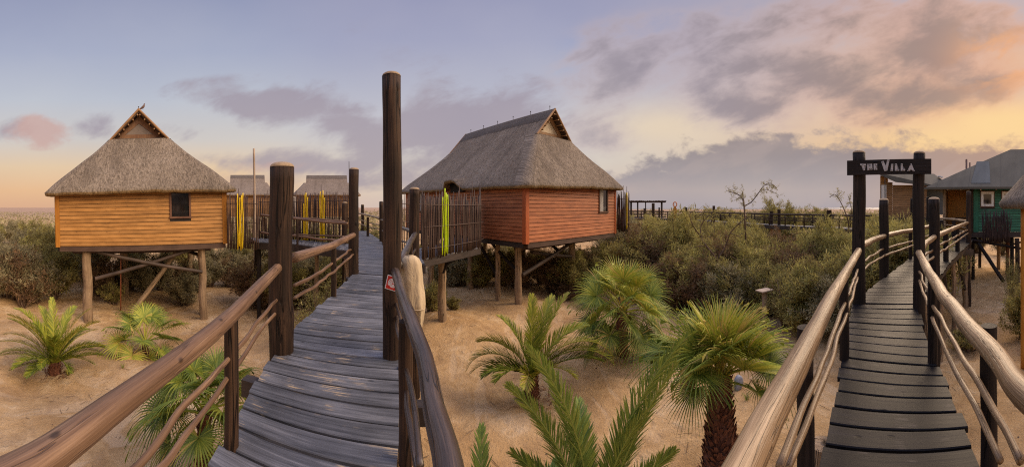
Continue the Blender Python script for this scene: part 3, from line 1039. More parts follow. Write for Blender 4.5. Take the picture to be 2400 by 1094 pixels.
railing('grey handrail right of the grey walkway, seen just left of the tallest log',
        [P(972, 545, z=-.62), P(940, 533, z=-.62), P(915, 522, z=-.60), P(894, 515, z=-.58)],
        [[P(962, 572, z=-1.0), P(930, 560, z=-1.0), P(896, 540, z=-1.0)]], [], rt=.05, rm=.025, mt='rail_dark')
railing('pale far handrail where the grey walkway bends out of sight',
        [P(894, 513, d=16), P(866, 505, d=19), P(841, 500, d=23)],
        [[P(894, 528, d=16), P(866, 522, d=19), P(841, 514, d=23)], [P(894, 537, d=16), P(866, 533, d=19), P(841, 523, d=23)]],
        [(862, 553, -.55)], rt=.055, rm=.026, mt='rail_pale', mp='log', rp=.075)
railing('brown double rail in front of the branch deck and the two yellow stick bundles',
        [P(612, 504, d=16), P(689, 512, d=14.8), P(750, 519, d=13.8), P(815, 524, d=12.8)],
        [[P(612, 545, d=16), P(689, 553, d=14.8), P(750, 560, d=13.8), P(815, 566, d=12.8)]],
        [(697, 574, -.50)], rt=.055, rm=.05, mt='rail_brown', mp='log', rp=.05)
railing('thin brown rear rail of the branch deck in front of the wide stick screen',
        [P(689, 510, d=16.4), P(750, 514, d=15.4), P(808, 519, d=14.6)],
        [[P(689, 549, d=16.4), P(750, 552, d=15.4), P(806, 554, d=14.6)]], [], rt=.045, rm=.04, mt='rail_brown')
# right walkway
railing('thickest pale handrail, left of the dark walkway, running down to the bottom edge',
        [Vector((-.05, .34, EYE - .70)), P(1745, 1094, z=-.70), P(1800, 985, z=-.70), P(1890, 812, z=-.70), P(1950, 695, z=-.70), P(2012, 588, z=-.69)],
        [[P(1827, 1094, z=-1.0), P(1883, 952, z=-1.0), P(1912, 890, z=-1.0), P(1945, 800, z=-1.0), P(1980, 712, z=-1.0), P(2010, 632, z=-1.0)],
         [P(1846, 1094, z=-1.13), P(1886, 1005, z=-1.13), P(1915, 936, z=-1.13), P(1950, 830, z=-1.13), P(1981, 741, z=-1.13), P(2010, 650, z=-1.13)]],
        [(1979, 838, -.70), (1888, 1118, -.71)], rt=.054, rm=.019, mt='rail_pale', rp=.052)
railing('pale knotted handrail sweeping out of the frame at the right edge',
        [P(2154, 593, z=-.69), P(2177, 637, z=-.70), P(2212, 694, z=-.70), P(2268, 763, z=-.70), P(2323, 822, z=-.70), P(2352, 860, z=-.70), P(2400, 925, z=-.70), Vector((.95, -.18, EYE - .70))],
        [[P(2154, 636, z=-1.0), P(2186, 715, z=-1.0), P(2218, 770, z=-1.0), P(2268, 858, z=-1.0), P(2330, 960, z=-1.0), P(2392, 1080, z=-1.0)],
         [P(2154, 657, z=-1.13), P(2186, 747, z=-1.13), P(2216, 822, z=-1.13), P(2245, 880, z=-1.13), P(2310, 1000, z=-1.13), P(2345, 1080, z=-1.13)]],
        [(2186, 848, -.70), (2318, 1110, -.71)], rt=.052, rm=.019, mt='rail_pale', rp=.052)
railing('short pale handrail between the left name board log and the black log behind it',
        [P(2016, 577, z=-.69), P(2035, 568, z=-.69), P(2052, 560, z=-.69), P(2073, 553, z=-.69)],
        [[P(2016, 620, z=-1.0), P(2044, 599, z=-1.0), P(2073, 582, z=-1.0)], [P(2016, 640, z=-1.13), P(2044, 616, z=-1.13), P(2073, 598, z=-1.13)]],
        [], rt=.062, rm=.024, mt='rail_pale')
railing('pale handrail crossing between the two name board logs in front of the bushes',
        [P(2073, 553, z=-.69), P(2105, 545, z=-.69), P(2137, 540, z=-.69), P(2177, 531, z=-.69)],
        [[P(2073, 583, z=-1.0), P(2105, 575, z=-1.0), P(2134, 566, z=-1.0), P(2176, 552, z=-1.0)], [P(2073, 599, z=-1.13), P(2105, 588, z=-1.13), P(2134, 577, z=-1.13), P(2176, 561, z=-1.13)]],
        [(2134, 606, -.68)], rt=.062, rm=.028, mt='rail_pale', rp=.06)
railing('short pale handrail stub between the right name board log and the notched log',
        [P(2158, 584, z=-.69), P(2168, 572, z=-.69), P(2190, 555, z=-.69)],
        [[P(2158, 612, z=-1.0), P(2170, 597, z=-1.0), P(2188, 585, z=-1.0)], [P(2158, 636, z=-1.13), P(2170, 616, z=-1.13), P(2188, 602, z=-1.13)]],
        [], rt=.06, rm=.026, mt='rail_pale')
railing('pale handrail climbing right from the notched log to the slim tall log',
        [P(2194, 553, z=-.69), P(2225, 540, z=-.69), P(2247, 530, z=-.69), P(2270, 521, z=-.69)],
        [[P(2196, 578, z=-1.0), P(2230, 560, z=-1.0), P(2269, 537, z=-1.0)], [P(2196, 596, z=-1.13), P(2230, 574, z=-1.13), P(2269, 546, z=-1.13)]],
        [(2217, 611, -.68), (2244, 588, -.68)], rt=.068, rm=.03, mt='rail_pale', rp=.085)
railing('far pale handrail on the landing in front of the orange door',
        [P(2200, 512, d=18.5), P(2235, 514, d=17.5), P(2268, 519, d=16)],
        [[P(2200, 524, d=18.5), P(2235, 529, d=17.5), P(2268, 534, d=16)], [P(2235, 539, d=17.5), P(2268, 543, d=16)]],
        [(2236, 553, -.6)], rt=.07, rm=.03, mt='rail_pale', rp=.1)

# ------------------------------------------------------------------ name board
gl, gr_ = P(2013, 709, z=DK), P(2154, 720, z=DK)
gd = (gr_ - gl); gd.z = 0; gd.normalize()
gn = Vector((gd.y, -gd.x, 0))
if gn.dot(Vector((-gl.x, -gl.y, 0))) < 0:
    gn = -gn
front = .125
def onboard(px):
    """point of the board's front face line seen on bearing px"""
    th = (px - 1200) / F
    o_ = gl + gn * front
    dx, dy = math.sin(th), math.cos(th)
    det = gd.x * (-dy) - gd.y * (-dx)
    t = (-o_.x * (-dy) + o_.y * (-dx)) / det
    p = o_ + gd * t
    return p
bA, bB = onboard(1987), onboard(2183)
zA0, zA1 = [(HZ - y_) / F * math.hypot(bA.x, bA.y) for y_ in (411, 377)]
zB0, zB1 = [(HZ - y_) / F * math.hypot(bB.x, bB.y) for y_ in (408, 372.5)]
board = empty('name_board', ((bA.x + bB.x) / 2, (bA.y + bB.y) / 2, EYE + (zA0 + zB0) / 2), 'dark wooden board with pale cut letters THE VILLA fixed across two logs', 'sign')
BLn = (bB - bA).length
def bp(u, v, out=0.0):
    """u 0..1 along the board, v 0..1 up"""
    p = bA.lerp(bB, u)
    z0 = zA0 + (zB0 - zA0) * u
    z1 = zA1 + (zB1 - zA1) * u
    return Vector((p.x, p.y, EYE + z0 + (z1 - z0) * v)) + gn * out
mb = MB()
c8 = [bp(0, 0), bp(1, 0), bp(1, 1), bp(0, 1), bp(0, 0, .035), bp(1, 0, .035), bp(1, 1, .035), bp(0, 1, .035)]
mb.add(c8, [(0, 3, 2, 1), (4, 5, 6, 7), (0, 1, 5, 4), (1, 2, 6, 5), (2, 3, 7, 6), (3, 0, 4, 7)],
       [(0, 0, 0), (0, 0, BLn), (.23, 0, BLn), (.23, 0, 0), (0, .03, 0), (0, .03, BLn), (.23, .03, BLn), (.23, .03, 0)])
mb.build('board', M['log_black'], board)
# letter outlines in the pixels of an enlargement (x 68..2240, y top ~400->350, bottom 775->742)
LET = {
    'T': [[(437, 488), (592, 492), (590, 532), (545, 534), (564, 655), (516, 658), (488, 535), (440, 525)]],
    'H': [[(622, 495), (664, 493), (672, 560), (715, 555), (712, 490), (752, 488), (765, 640), (728, 642), (722, 592), (664, 600), (668, 650), (634, 656)]],
    'E': [[(796, 488), (888, 486), (888, 523), (838, 525), (838, 552), (885, 550), (885, 585), (838, 588), (840, 610), (888, 608), (890, 642), (800, 645)]],
    'V': [[(995, 440), (1050, 418), (1118, 560), (1150, 385), (1205, 382), (1150, 665), (1075, 680)]],
    'I': [[(1250, 495), (1302, 495), (1292, 678), (1234, 678)]],
    'L': [[(1345, 488), (1392, 488), (1390, 632), (1455, 630), (1452, 668), (1345, 670)]],
    'L2': [[(1495, 485), (1540, 483), (1545, 632), (1602, 628), (1595, 668), (1492, 670)]],
    'A': [[(1745, 482), (1760, 482), (1838, 678), (1800, 680), (1770, 640), (1725, 640), (1695, 678), (1655, 680)]],
}
import bmesh
def letter(poly, name, out=.036, th=.012):
    def mp(x, y):
        u = (x - 68) / (2240 - 68)
        top = 400 + (350 - 400) * u
        bot = 775 + (742 - 775) * u
        return u, (bot - y) / (bot - top)
    pts = [mp(*p) for p in poly]
    bm = bmesh.new()
    f_ = [bm.verts.new(bp(u, v, out + th)) for u, v in pts]
    b_ = [bm.verts.new(bp(u, v, out)) for u, v in pts]
    fc = bm.faces.new(f_)
    bm.faces.new(b_[::-1])
    for i in range(len(f_)):
        j = (i + 1) % len(f_)
        bm.faces.new((f_[i], b_[i], b_[j], f_[j]))
    bmesh.ops.triangulate(bm, faces=[f for f in bm.faces if len(f.verts) > 4])
    bmesh.ops.recalc_face_normals(bm, faces=bm.faces)
    me = bpy.data.meshes.new(name)
    bm.to_mesh(me)
    bm.free()
    return finish(me, name, M['letter'], board, False)
for k, polys in LET.items():
    for poly in polys:
        letter(poly, 'letter')
# screw heads on the letters
for (x, y) in [(512, 520), (533, 630), (648, 520), (742, 622), (845, 508), (848, 628), (1035, 460), (1172, 418), (1118, 632), (1274, 528), (1264, 655), (1366, 516), (1400, 650), (1520, 518), (1548, 650), (1744, 520), (1688, 657), (1806, 660), (2095, 540)]:
    u = (x - 68) / 2172
    top = 400 - 50 * u; bot = 775 - 33 * u
    v = (bot - y) / (bot - top)
    p = bp(u, v, .05 if x < 2000 else .036)
    mb = MB()
    mb.tube([p, p + gn * .003], .007, 8)
    mb.build('screw', M['metal_dark'], board)
rebase(board)


# ------------------------------------------------------------------ spiral sign and canvas cover
sg = P(921, 664, d=3.45)
so = empty('spiral_sign', sg, 'tilted red square sign with a white spiral, fixed to the tallest log post', 'sign')
th = math.atan2(sg.x, sg.y)
nx_ = Vector((math.cos(th), -math.sin(th), 0)); fw = Vector((-math.sin(th), -math.cos(th), 0))
rt_ = (nx_ + fw * .3).normalized(); nm = (fw - nx_ * .3).normalized()
ca, sa = math.cos(math.radians(-13)), math.sin(math.radians(-13))
ux = rt_ * ca + Vector((0, 0, 1)) * sa
uy = -rt_ * sa + Vector((0, 0, 1)) * ca
hs = .067
mb = MB(); mb.box((0, 0, 0), ux, uy, nm, hs * 1.1, hs * 1.1, .002); mb.build('plate', M['white'], so)
mb = MB(); mb.box(nm * .0035, ux, uy, nm, hs * .98, hs * .98, .0014); mb.build('red_field', M['red_sign'], so)
mb = MB()
rows = []
for i in range(120):
    a = i / 119 * 2 * math.pi * 3.6
    rr_ = .006 + .044 * i / 119
    w_ = .0042
    c_, s_ = math.cos(a), math.sin(a)
    rows.append([nm * .006 + ux * c_ * (rr_ - w_) + uy * s_ * (rr_ - w_), nm * .006 + ux * c_ * (rr_ + w_) + uy * s_ * (rr_ + w_)])
mb.grid(rows)
mb.build('spiral', M['white'], so)

co = empty('canvas_cover', P(966, 780, d=3.95), 'beige canvas cover hanging behind the dark handrail by the tallest log', 'canvas cover')
base = P(966, 690, d=3.95)
th = math.atan2(base.x, base.y)
sx_ = Vector((math.cos(th), -math.sin(th), 0)); dp_ = Vector((math.sin(th), math.cos(th), 0))
mb = MB()
prof = [(597, 958, 966), (600, 949, 974), (606, 943, 981), (618, 939, 987), (640, 938, 989), (665, 941, 990), (690, 944, 993), (712, 950, 994), (722, 955, 994), (726, 957, 994), (745, 963, 992), (765, 974, 989), (781, 982, 986)]
rows = []
for i, (y_, xl, xr) in enumerate(prof):
    z_ = EYE + (HZ - y_) / F * 3.95
    cx = (xl + xr) / 2
    c_ = PD(cx, 3.95); c_.z = z_
    a_ = (xr - xl) / 2 / F * 3.95
    b_ = min(a_ * .75, .11) * (1.12 if i == 8 else 1)
    ring = []
    for k in range(40):
        t = 2 * math.pi * k / 40
        f_ = 1 + .05 * math.sin(3 * t + i * .25) + .012 * i * math.sin(6 * t + .15 * i) + .08 * mnoise.noise(Vector((math.cos(t) * 2, math.sin(t) * 2, i * .35))) * min(1, i / 3)
        ring.append(c_ + sx_ * a_ * math.cos(t) * f_ + dp_ * b_ * math.sin(t) * f_)
    rows.append(ring)
mb.grid(rows, None, True)
mb.f.append(tuple(range(40)))
cov = mb.build('hood', M['canvas'], co, True)
# strap and seam
mb = MB()
ring = []
for k in range(41):
    t = 2 * math.pi * k / 40
    c_ = PD(975, 3.95); c_.z = EYE + (HZ - 722) / F * 3.95
    ring.append(c_ + sx_ * .104 * math.cos(t) + dp_ * .088 * math.sin(t))
mb.tube(ring, .006, 6)
mb.build('hem', M['canvas'], co, True)
rebase(co)


# ------------------------------------------------------------------ stick screens
def stick_screen(label, path, zb, zt, n, r=.014, mat='stick', yellow=(), ymat='stick_yellow', bars=(.15, .5, .85), jit=.12, lean=.05, gaps=0.0, group='stick screens', ragged=1.0, name='stick_screen', cat='screen'):
    """path: plan polyline; sticks stand from zb to about zt (eye relative)"""
    path = [Vector((p[0], p[1], 0)) for p in path]
    seg = [(path[i + 1] - path[i]).length for i in range(len(path) - 1)]
    tot = sum(seg)
    def at(s_):
        for i, L in enumerate(seg):
            if s_ <= L or i == len(seg) - 1:
                return path[i].lerp(path[i + 1], s_ / L), (path[i + 1] - path[i]).normalized()
            s_ -= L
    o = empty(name, (path[0].x, path[0].y, EYE + zb), label, cat, group)
    mb = MB()
    for k in range(n):
        s_ = tot * (k + .5 + random.uniform(-.35, .35)) / n
        p, d = at(min(max(s_, 0), tot))
        nrm = Vector((d.y, -d.x, 0))
        side = nrm * random.choice((-.018, .018))
        b0 = zb + random.uniform(-.5, .3) * jit
        t0 = zt + random.uniform(-1.3, .8) * jit * 1.3 * ragged + (random.random() < .1) * random.uniform(.1, .45) * ragged
        ln = d * random.uniform(-lean, lean)
        rr = r * random.uniform(.7, 1.25)
        m_ = 5
        pts = []
        for j in range(m_):
            u = j / (m_ - 1)
            q = p + side + ln * (u - .3) + d * random.uniform(-.012, .012) + nrm * random.uniform(-.01, .01)
            pts.append(Vector((q.x, q.y, EYE + b0 + (t0 - b0) * u)))
        mb.tube(pts, [rr * 1.1, rr, rr, rr * .9, rr * .6], 6)
    mb.build('sticks', M[mat], o, True)
    for bz in bars:
        mb = MB()
        zz = EYE + zb + (zt - zb) * bz
        mb.tube([Vector((p.x, p.y, zz + random.uniform(-.02, .02))) for p in path], .016, 6, sub=4)
        mb.build('crossbar', M[mat], o, True)
    for (s0, y0, y1, rr) in yellow:
        p, d = at(tot * s0)
        nrm = Vector((d.y, -d.x, 0))
        if nrm.dot(Vector((-p.x, -p.y, 0))) < 0:
            nrm = -nrm
        pts = []
        for j in range(6):
            u = j / 5
            q = p + nrm * .045 + d * random.uniform(-.02, .02)
            pts.append(Vector((q.x, q.y, EYE + y0 + (y1 - y0) * u)))
        mb = MB(); mb.tube(pts, rr, 8, sub=2); mb.build('painted_stick', M[ymat], o, True)
    rebase(o)
    return o


stick_screen('small stick screen with one yellow bundle against the right side of the ochre house', [xy(PD(531, 15.4)), xy(PD(606, 15.0))], -1.85, .50, 38, r=.020,
             yellow=[(.36, -1.9, .62, .022), (.42, -1.75, .45, .022), (.47, -1.95, .55, .022), (.52, -1.85, .65, .022)])
stick_screen('wide stick screen with two yellow bundles behind the branch deck', [xy(PD(605, 17.6)), xy(PD(690, 17.0)), xy(PD(757, 15.9)), xy(PD(822, 15.0))], -1.6, .62, 120, r=.021,
             yellow=[(.49, -1.6, .2, .024), (.505, -1.6, .65, .024), (.52, -1.6, .72, .024), (.535, -1.6, .5, .024),
                     (.68, -1.6, .75, .024), (.70, -1.6, .6, .024), (.715, -1.6, .80, .024), (.73, -1.6, .45, .024)])
stick_screen('long stick screen with a lime green bundle before the red house', [(-2.80, 10.15), (-1.28, 13.6), (-1.5, 15.6), (-1.72, 17.3)], -1.62, .40, 175, r=.021,
             yellow=[(.145, -1.6, .35, .020), (.16, -1.65, .65, .020), (.172, -1.55, .5, .020), (.185, -1.6, .45, .020)], ymat='stick_lime', ragged=1.2)
stick_screen('rear stick screen half hidden behind the pale-topped log and the long screen', [(-4.2, 11.5), (-3.4, 14.6), (-3.7, 18.2)], -1.6, .45, 62, r=.018)
stick_screen('narrow stick screen with one yellow stick at the right end of the red house', [xy(PD(1446, 21.8)), xy(PD(1462, 21.4)), xy(PD(1475, 21.9))], -1.5, .9, 30, r=.03,
             yellow=[(.72, -1.4, .95, .035)], jit=.25)
stick_screen('blackish reed screen hanging below the windows of the green house', [xy(PD(2303, 17.2)), xy(PD(2367, 17.0))], -1.75, -.30, 85, r=.020, mat='stick_black', jit=.24, lean=.2, group=None, name='reed_screen')


class Leaves:
    def __init__(s):
        s.v = []; s.f = []; s.t = []

    def strip(s, left, right, tone, mid=None, fold=0.0):
        """strip of quads between two point lists"""
        o = len(s.v)
        n = len(left)
        if mid is None:
            for a, b in zip(left, right):
                s.v += [a, b]; s.t += [tone, tone]
            for i in range(n - 1):
                a = o + 2 * i
                s.f.append((a, a + 1, a + 3, a + 2))
        else:
            for a, m_, b in zip(left, mid, right):
                s.v += [a, m_, b]; s.t += [tone, tone + .03, tone]
            for i in range(n - 1):
                a = o + 3 * i
                s.f.append((a, a + 1, a + 4, a + 3)); s.f.append((a + 1, a + 2, a + 5, a + 4))

    def build(s, name, mat, parent):
        return np_mesh(name, np.array([tuple(v) for v in s.v]), np.array(s.f), np.clip(s.t, 0, 1), mat, parent)


# ------------------------------------------------------------------ houses
def rrect(x0, x1, y0, y1, r, nx=40, ny=50, nc=8):
    """rounded rectangle, fixed point count, clockwise seen from above starting near (x0,y0)"""
    pts = []
    def lin_(a, b, n):
        for i in range(n):
            t = i / n
            pts.append((a[0] + (b[0] - a[0]) * t, a[1] + (b[1] - a[1]) * t))
    def arc(cx, cy, a0, n):
        for i in range(n):
            a = a0 + (math.pi / 2) * i / n
            pts.append((cx + r * math.cos(a), cy + r * math.sin(a)))
    lin_((x0 + r, y0), (x1 - r, y0), nx)
    arc(x1 - r, y0 + r, -math.pi / 2, nc)
    lin_((x1, y0 + r), (x1, y1 - r), ny)
    arc(x1 - r, y1 - r, 0, nc)
    lin_((x1 - r, y1), (x0 + r, y1), nx)
    arc(x0 + r, y1 - r, math.pi / 2, nc)
    lin_((x0, y1 - r), (x0, y0 + r), ny)
    arc(x0 + r, y0 + r, math.pi, nc)
    return pts


def lap_wall(p0, p1, z0, z1, bh, mat, parent, holes=(), name='wall', n_out=None, lap=.022):
    """lapped boards between plan points; holes: (u0,u1,z0,z1) in metres along the wall. local coords"""
    p0, p1 = Vector((p0[0], p0[1], 0)), Vector((p1[0], p1[1], 0))
    d = p1 - p0
    L = d.length
    d.normalize()
    n = Vector((d.y, -d.x, 0))
    mb = MB()
    nb = int(math.ceil((z1 - z0) / bh))
    gp = .022
    bk = MB()  # sheathing coloured dark to stand in for shadow in the board gaps
    bm_ = (p0 + p1) / 2 - n * .035
    bk.box((bm_.x, bm_.y, (z0 + z1) / 2), d, n, Vector((0, 0, 1)), L / 2 - .02, .012, (z1 - z0) / 2 - .01)
    for i in range(nb):
        a, b = z0 + i * bh, min(z0 + (i + 1) * bh, z1)
        segs = [(0, L)]
        for (u0, u1, h0, h1) in holes:
            if b > h0 + .01 and a < h1 - .01:
                ns = []
                for s0, s1 in segs:
                    if u0 > s0: ns.append((s0, min(u0, s1)))
                    if u1 < s1: ns.append((max(u1, s0), s1))
                segs = ns
        # butt joints break long boards
        for s0, s1 in segs:
            off = random.random() * 80
            jz = random.uniform(-.003, .003)
            k = lap * random.uniform(.85, 1.15)
            v = [p0 + d * s0 + n * k, p0 + d * s1 + n * k, p0 + d * s1 + n * .004, p0 + d * s0 + n * .004,
                 p0 + d * s0 - n * .02, p0 + d * s1 - n * .02, p0 + d * s1 - n * .02, p0 + d * s0 - n * .02]
            zz = [a + jz, a + jz, b - gp, b - gp, a + jz, a + jz, b - gp, b - gp]
            vv = [Vector((q.x, q.y, z_)) for q, z_ in zip(v, zz)]
            t = [(off, off, s0), (off, off, s1), (off + bh, off, s1), (off + bh, off, s0), (off, off + .03, s0), (off, off + .03, s1), (off + bh, off + .03, s1), (off + bh, off + .03, s0)]
            mb.add(vv, [(0, 1, 2, 3), (0, 4, 5, 1), (3, 2, 6, 7), (5, 4, 7, 6), (0, 3, 7, 4), (1, 5, 6, 2)], t)
    w_ = mb.build(name, mat, parent)
    if not holes:
        bk.build('sheathing', M['beam'], w_)
    else:
        # sheathing around the openings
        bk = MB()
        us = sorted([0.02, L - .02] + [q for h in holes for q in h[:2]])
        for i in range(len(us) - 1):
            um = (us[i] + us[i + 1]) / 2
            hs_ = [h for h in holes if h[0] < um < h[1]]
            spans = [(z0, z1)] if not hs_ else [(z0, hs_[0][2]), (hs_[0][3], z1)]
            for (q0, q1) in spans:
                if q1 - q0 > .03:
                    c_ = p0 + d * um - n * .035
                    bk.box((c_.x, c_.y, (q0 + q1) / 2), d, n, Vector((0, 0, 1)), (us[i + 1] - us[i]) / 2, .012, (q1 - q0) / 2)
        bk.build('sheathing', M['beam'], w_)
    return w_


def window_part(parent, p0, p1, u0, u1, z0, z1, fmat, gmat, fw=.07, curtain=None, name='window', depth=.05):
    p0, p1 = Vector((p0[0], p0[1], 0)), Vector((p1[0], p1[1], 0))
    d = (p1 - p0).normalized()
    n = Vector((d.y, -d.x, 0))
    up = Vector((0, 0, 1))
    mb = MB()
    c = lambda u, z, o=.0: p0 + d * u + up * z + n * o
    mb.box(c(u0 + fw / 2, (z0 + z1) / 2, .012), d, n, up, fw / 2, depth, (z1 - z0) / 2, 2)
    mb.box(c(u1 - fw / 2, (z0 + z1) / 2, .012), d, n, up, fw / 2, depth, (z1 - z0) / 2, 2)
    mb.box(c((u0 + u1) / 2, z1 - fw / 2, .014), d, n, up, (u1 - u0) / 2 - fw, depth, fw / 2, 0)
    mb.box(c((u0 + u1) / 2, z0 + fw / 2, .02), d, n, up, (u1 - u0) / 2 + .02, depth + .012, fw / 2, 0)
    w = mb.build(name, fmat, parent)
    mb = MB()
    mb.box(c((u0 + u1) / 2, (z0 + z1) / 2, .0), d, n, up, (u1 - u0) / 2 - fw, .008, (z1 - z0) / 2 - fw)
    mb.build('pane', gmat, w)
    if curtain:
        mb = MB()
        uc = u0 + fw + (u1 - u0 - 2 * fw) * curtain
        rows = []
        for z_ in (z0 + fw, z1 - fw):
            rows.append([c(u0 + fw + (uc - u0 - fw) * i / 16, z_, .012 + .008 * math.sin(i * 1.6)) for i in range(17)])
        mb.grid(rows)
        mb.build('curtain', M['curtain'], w)
    return w


def thatched_house(name, label, cat, origin, alpha, W, L, fl, ze, zg, za, sF, sB, wallmat, trim, corners=(0, 0, 0, 0), over=.5, wg=1.46,
                   board=.175, win=None, lwin=None, roll=0.0, thatchmat='thatch', notch=None, pane='pane_cream', stilts=(), braces=(), detail=True, group=None):
    """local x along the front wall, y to the back, z relative to the eye"""
    o = empty(name, (origin[0], origin[1], EYE), label, cat, group, rot=(0, 0, alpha))
    o['_a'] = 0
    del o['_a']
    inv_rot = Matrix.Rotation(-alpha, 3, 'Z')
    loc = lambda p: inv_rot @ (Vector(p) - Vector((origin[0], origin[1], EYE)))
    # walls
    wt = ze + .45
    hf = [win] if win else []
    lap_wall((0, 0), (W, 0), fl, wt, board, wallmat, o, [h[:4] for h in hf], name='front_wall')
    if win:
        window_part(o, (0, 0), (W, 0), *win[:4], M['frame'], M['glass'], fw=.085, curtain=win[4])
    hl = [lwin] if lwin else []
    lap_wall((0, L), (0, 0), fl, wt, board, wallmat, o, [h[:4] for h in hl], name='side_wall')
    if lwin:
        window_part(o, (0, L), (0, 0), *lwin[:4], M['frame'], M['glass'], fw=.085, curtain=lwin[4])
    lap_wall((W, 0), (W, L), fl, wt, board, wallmat, o, name='side_wall')
    lap_wall((W, L), (0, L), fl, wt, board, wallmat, o, name='rear_wall')
    if detail:
        X_, Y_, Z_ = Vector((1, 0, 0)), Vector((0, 1, 0)), Vector((0, 0, 1))
        tw = .11
        zc, hz_ = (fl + wt) / 2, (wt - fl) / 2
        for cx, cy, sx, sy in ((0, 0, 1, 1), (W, 0, -1, 1), (0, L, 1, -1), (W, L, -1, -1)):
            mb = MB()
            mb.box((cx + sx * (tw - .032), cy - sy * .02, zc - .03), X_, Y_, Z_, tw, .014, hz_ + .03, 2)
            mb.box((cx - sx * .02, cy + sy * (tw - .034), zc - .03), X_, Y_, Z_, .014, tw, hz_ + .028, 2)
            mb.build('corner_board', trim, o)
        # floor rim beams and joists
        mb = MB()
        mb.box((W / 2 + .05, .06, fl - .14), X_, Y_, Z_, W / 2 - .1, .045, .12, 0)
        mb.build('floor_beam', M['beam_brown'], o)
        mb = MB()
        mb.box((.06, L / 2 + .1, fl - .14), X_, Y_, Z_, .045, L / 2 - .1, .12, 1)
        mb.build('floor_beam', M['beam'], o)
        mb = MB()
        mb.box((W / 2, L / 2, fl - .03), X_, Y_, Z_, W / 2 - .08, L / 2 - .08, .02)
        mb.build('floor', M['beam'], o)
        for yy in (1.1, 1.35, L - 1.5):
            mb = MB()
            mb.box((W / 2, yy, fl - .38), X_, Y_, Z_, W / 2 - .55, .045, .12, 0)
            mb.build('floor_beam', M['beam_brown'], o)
    # roof body
    rows, tcr = [], []
    nu = 22
    cF = corners
    def warpz(x, y, u):
        fx, fy = min(max(x / W, 0), 1), min(max(y / L, 0), 1)
        c = cF[0] * (1 - fx) * (1 - fy) + cF[1] * fx * (1 - fy) + cF[2] * fx * fy + cF[3] * (1 - fx) * fy
        return c * (1 - u)
    prof = []
    # underside and rolled eave
    prof.append((-.45, -.02, .5)); prof.append((-.22, -.13, .5)); prof.append((-.10, -.17, .5)); prof.append((-.02, -.13, .52)); prof.append((.0, -.05, .55))
    for i in range(nu + 1):
        u = i / nu
        prof.append(None)
    slopeL = 0
    last = None
    for i in range(5 + nu + 1):
        if i < 5:
            ins, dz, rc = prof[i]
            x0, x1, y0, y1 = -over - ins, W + over + ins, -over - ins, L + over + ins
            zz = ze + dz + .12
            u = 0
        else:
            u = (i - 5) / nu
            f_ = u + .012 * math.sin(math.pi * u) - .018 * math.sin(2 * math.pi * u)
            dx = (W / 2 - wg - .13 + over) * f_
            x0, x1 = -over + dx, W + over - dx
            y0 = -over + (sF - .46 + over) * f_
            y1 = L + over - (sB - .46 + over) * f_
            rc = .5 * (1 - u) + .22 * u
            zz = ze + .12 + (zg - ze - .12) * u
            rd = 0
        ring = rrect(x0, x1, y0, y1, rc)
        row, tr = [], []
        if last is not None:
            slopeL += math.hypot(x0 - last[0], zz - last[1])
        last = (x0, zz)
        peri = 0
        for j, (x, y) in enumerate(ring):
            if j:
                peri += math.hypot(x - ring[j - 1][0], y - ring[j - 1][1])
            z_ = zz + warpz(x, y, u) * 1.0
            z_ += .035 * mnoise.noise(Vector((x * .8, y * .8, u * 3))) * (1 if u < .9 else 0)
            if i <= 5:
                z_ += .03 * mnoise.noise(Vector((x * 2.3, y * 2.3, 4)))
            xx, yy = x, y
            if notch and x < W / 2 and 0 < y < L:
                t = abs(y - notch[0]) / notch[1]
                b_ = max(0.0, 1 - t ** 4) if t < 1 else 0
                z_ += notch[2] * b_ * max(0, 1 - u * 5)
                xx -= .25 * b_ * max(0, 1 - u * 4)
                z_ += 0
            row.append(Vector((xx, yy, z_)))
            tr.append((x if (abs(y - y0) < .8 or abs(y - y1) < .8) else y, .37 * (1 if j < 50 else 2), slopeL))
        rows.append(row); tcr.append(tr)
    mb = MB()
    mb.grid(rows[4:], tcr[4:], True)
    roof = mb.build('roof', M[thatchmat], o, True)
    mb = MB()
    mb.grid(rows[:5], tcr[:5], True)
    mb.build('eave_edge', M['thatch_eave'], roof, True)
    if detail:
        ringE = rows[1]
        Lw = Leaves()
        for k in range(1500):
            f_ = random.random() * len(ringE)
            a_, b_ = ringE[int(f_) % len(ringE)], ringE[(int(f_) + 1) % len(ringE)]
            q = a_.lerp(b_, f_ - int(f_)) + Vector((random.uniform(-.05, .05), random.uniform(-.05, .05), random.uniform(0, .10)))
            cv = Vector((q.x - W / 2, q.y - L / 2, 0)).normalized()
            tv = Vector((-cv.y, cv.x, 0)) * .006
            e = q + cv * random.uniform(.0, .06) + Vector((random.uniform(-.03, .03), random.uniform(-.03, .03), -random.uniform(.04, .11)))
            Lw.strip([q - tv, e - tv * .4], [q + tv, e + tv * .4], random.random())
        Lw.build('straw_fringe', M['straw'], roof)
    # lid so nothing shows through at the gablet foot
    mb = MB()
    x0, x1 = W / 2 - wg - .12, W / 2 + wg + .12
    mb.add([Vector((x0, sF - .45, zg - .01)), Vector((x1, sF - .45, zg - .01)), Vector((x1, L - sB + .45, zg - .01)), Vector((x0, L - sB + .45, zg - .01))], [(0, 1, 2, 3)])
    mb.build('gablet_ledge', M['ridge'], roof)
    # gablet roof slopes with thickness
    ov = .38 if detail else .1
    ya, yb = sF - ov, L - sB + ov
    mb = MB()
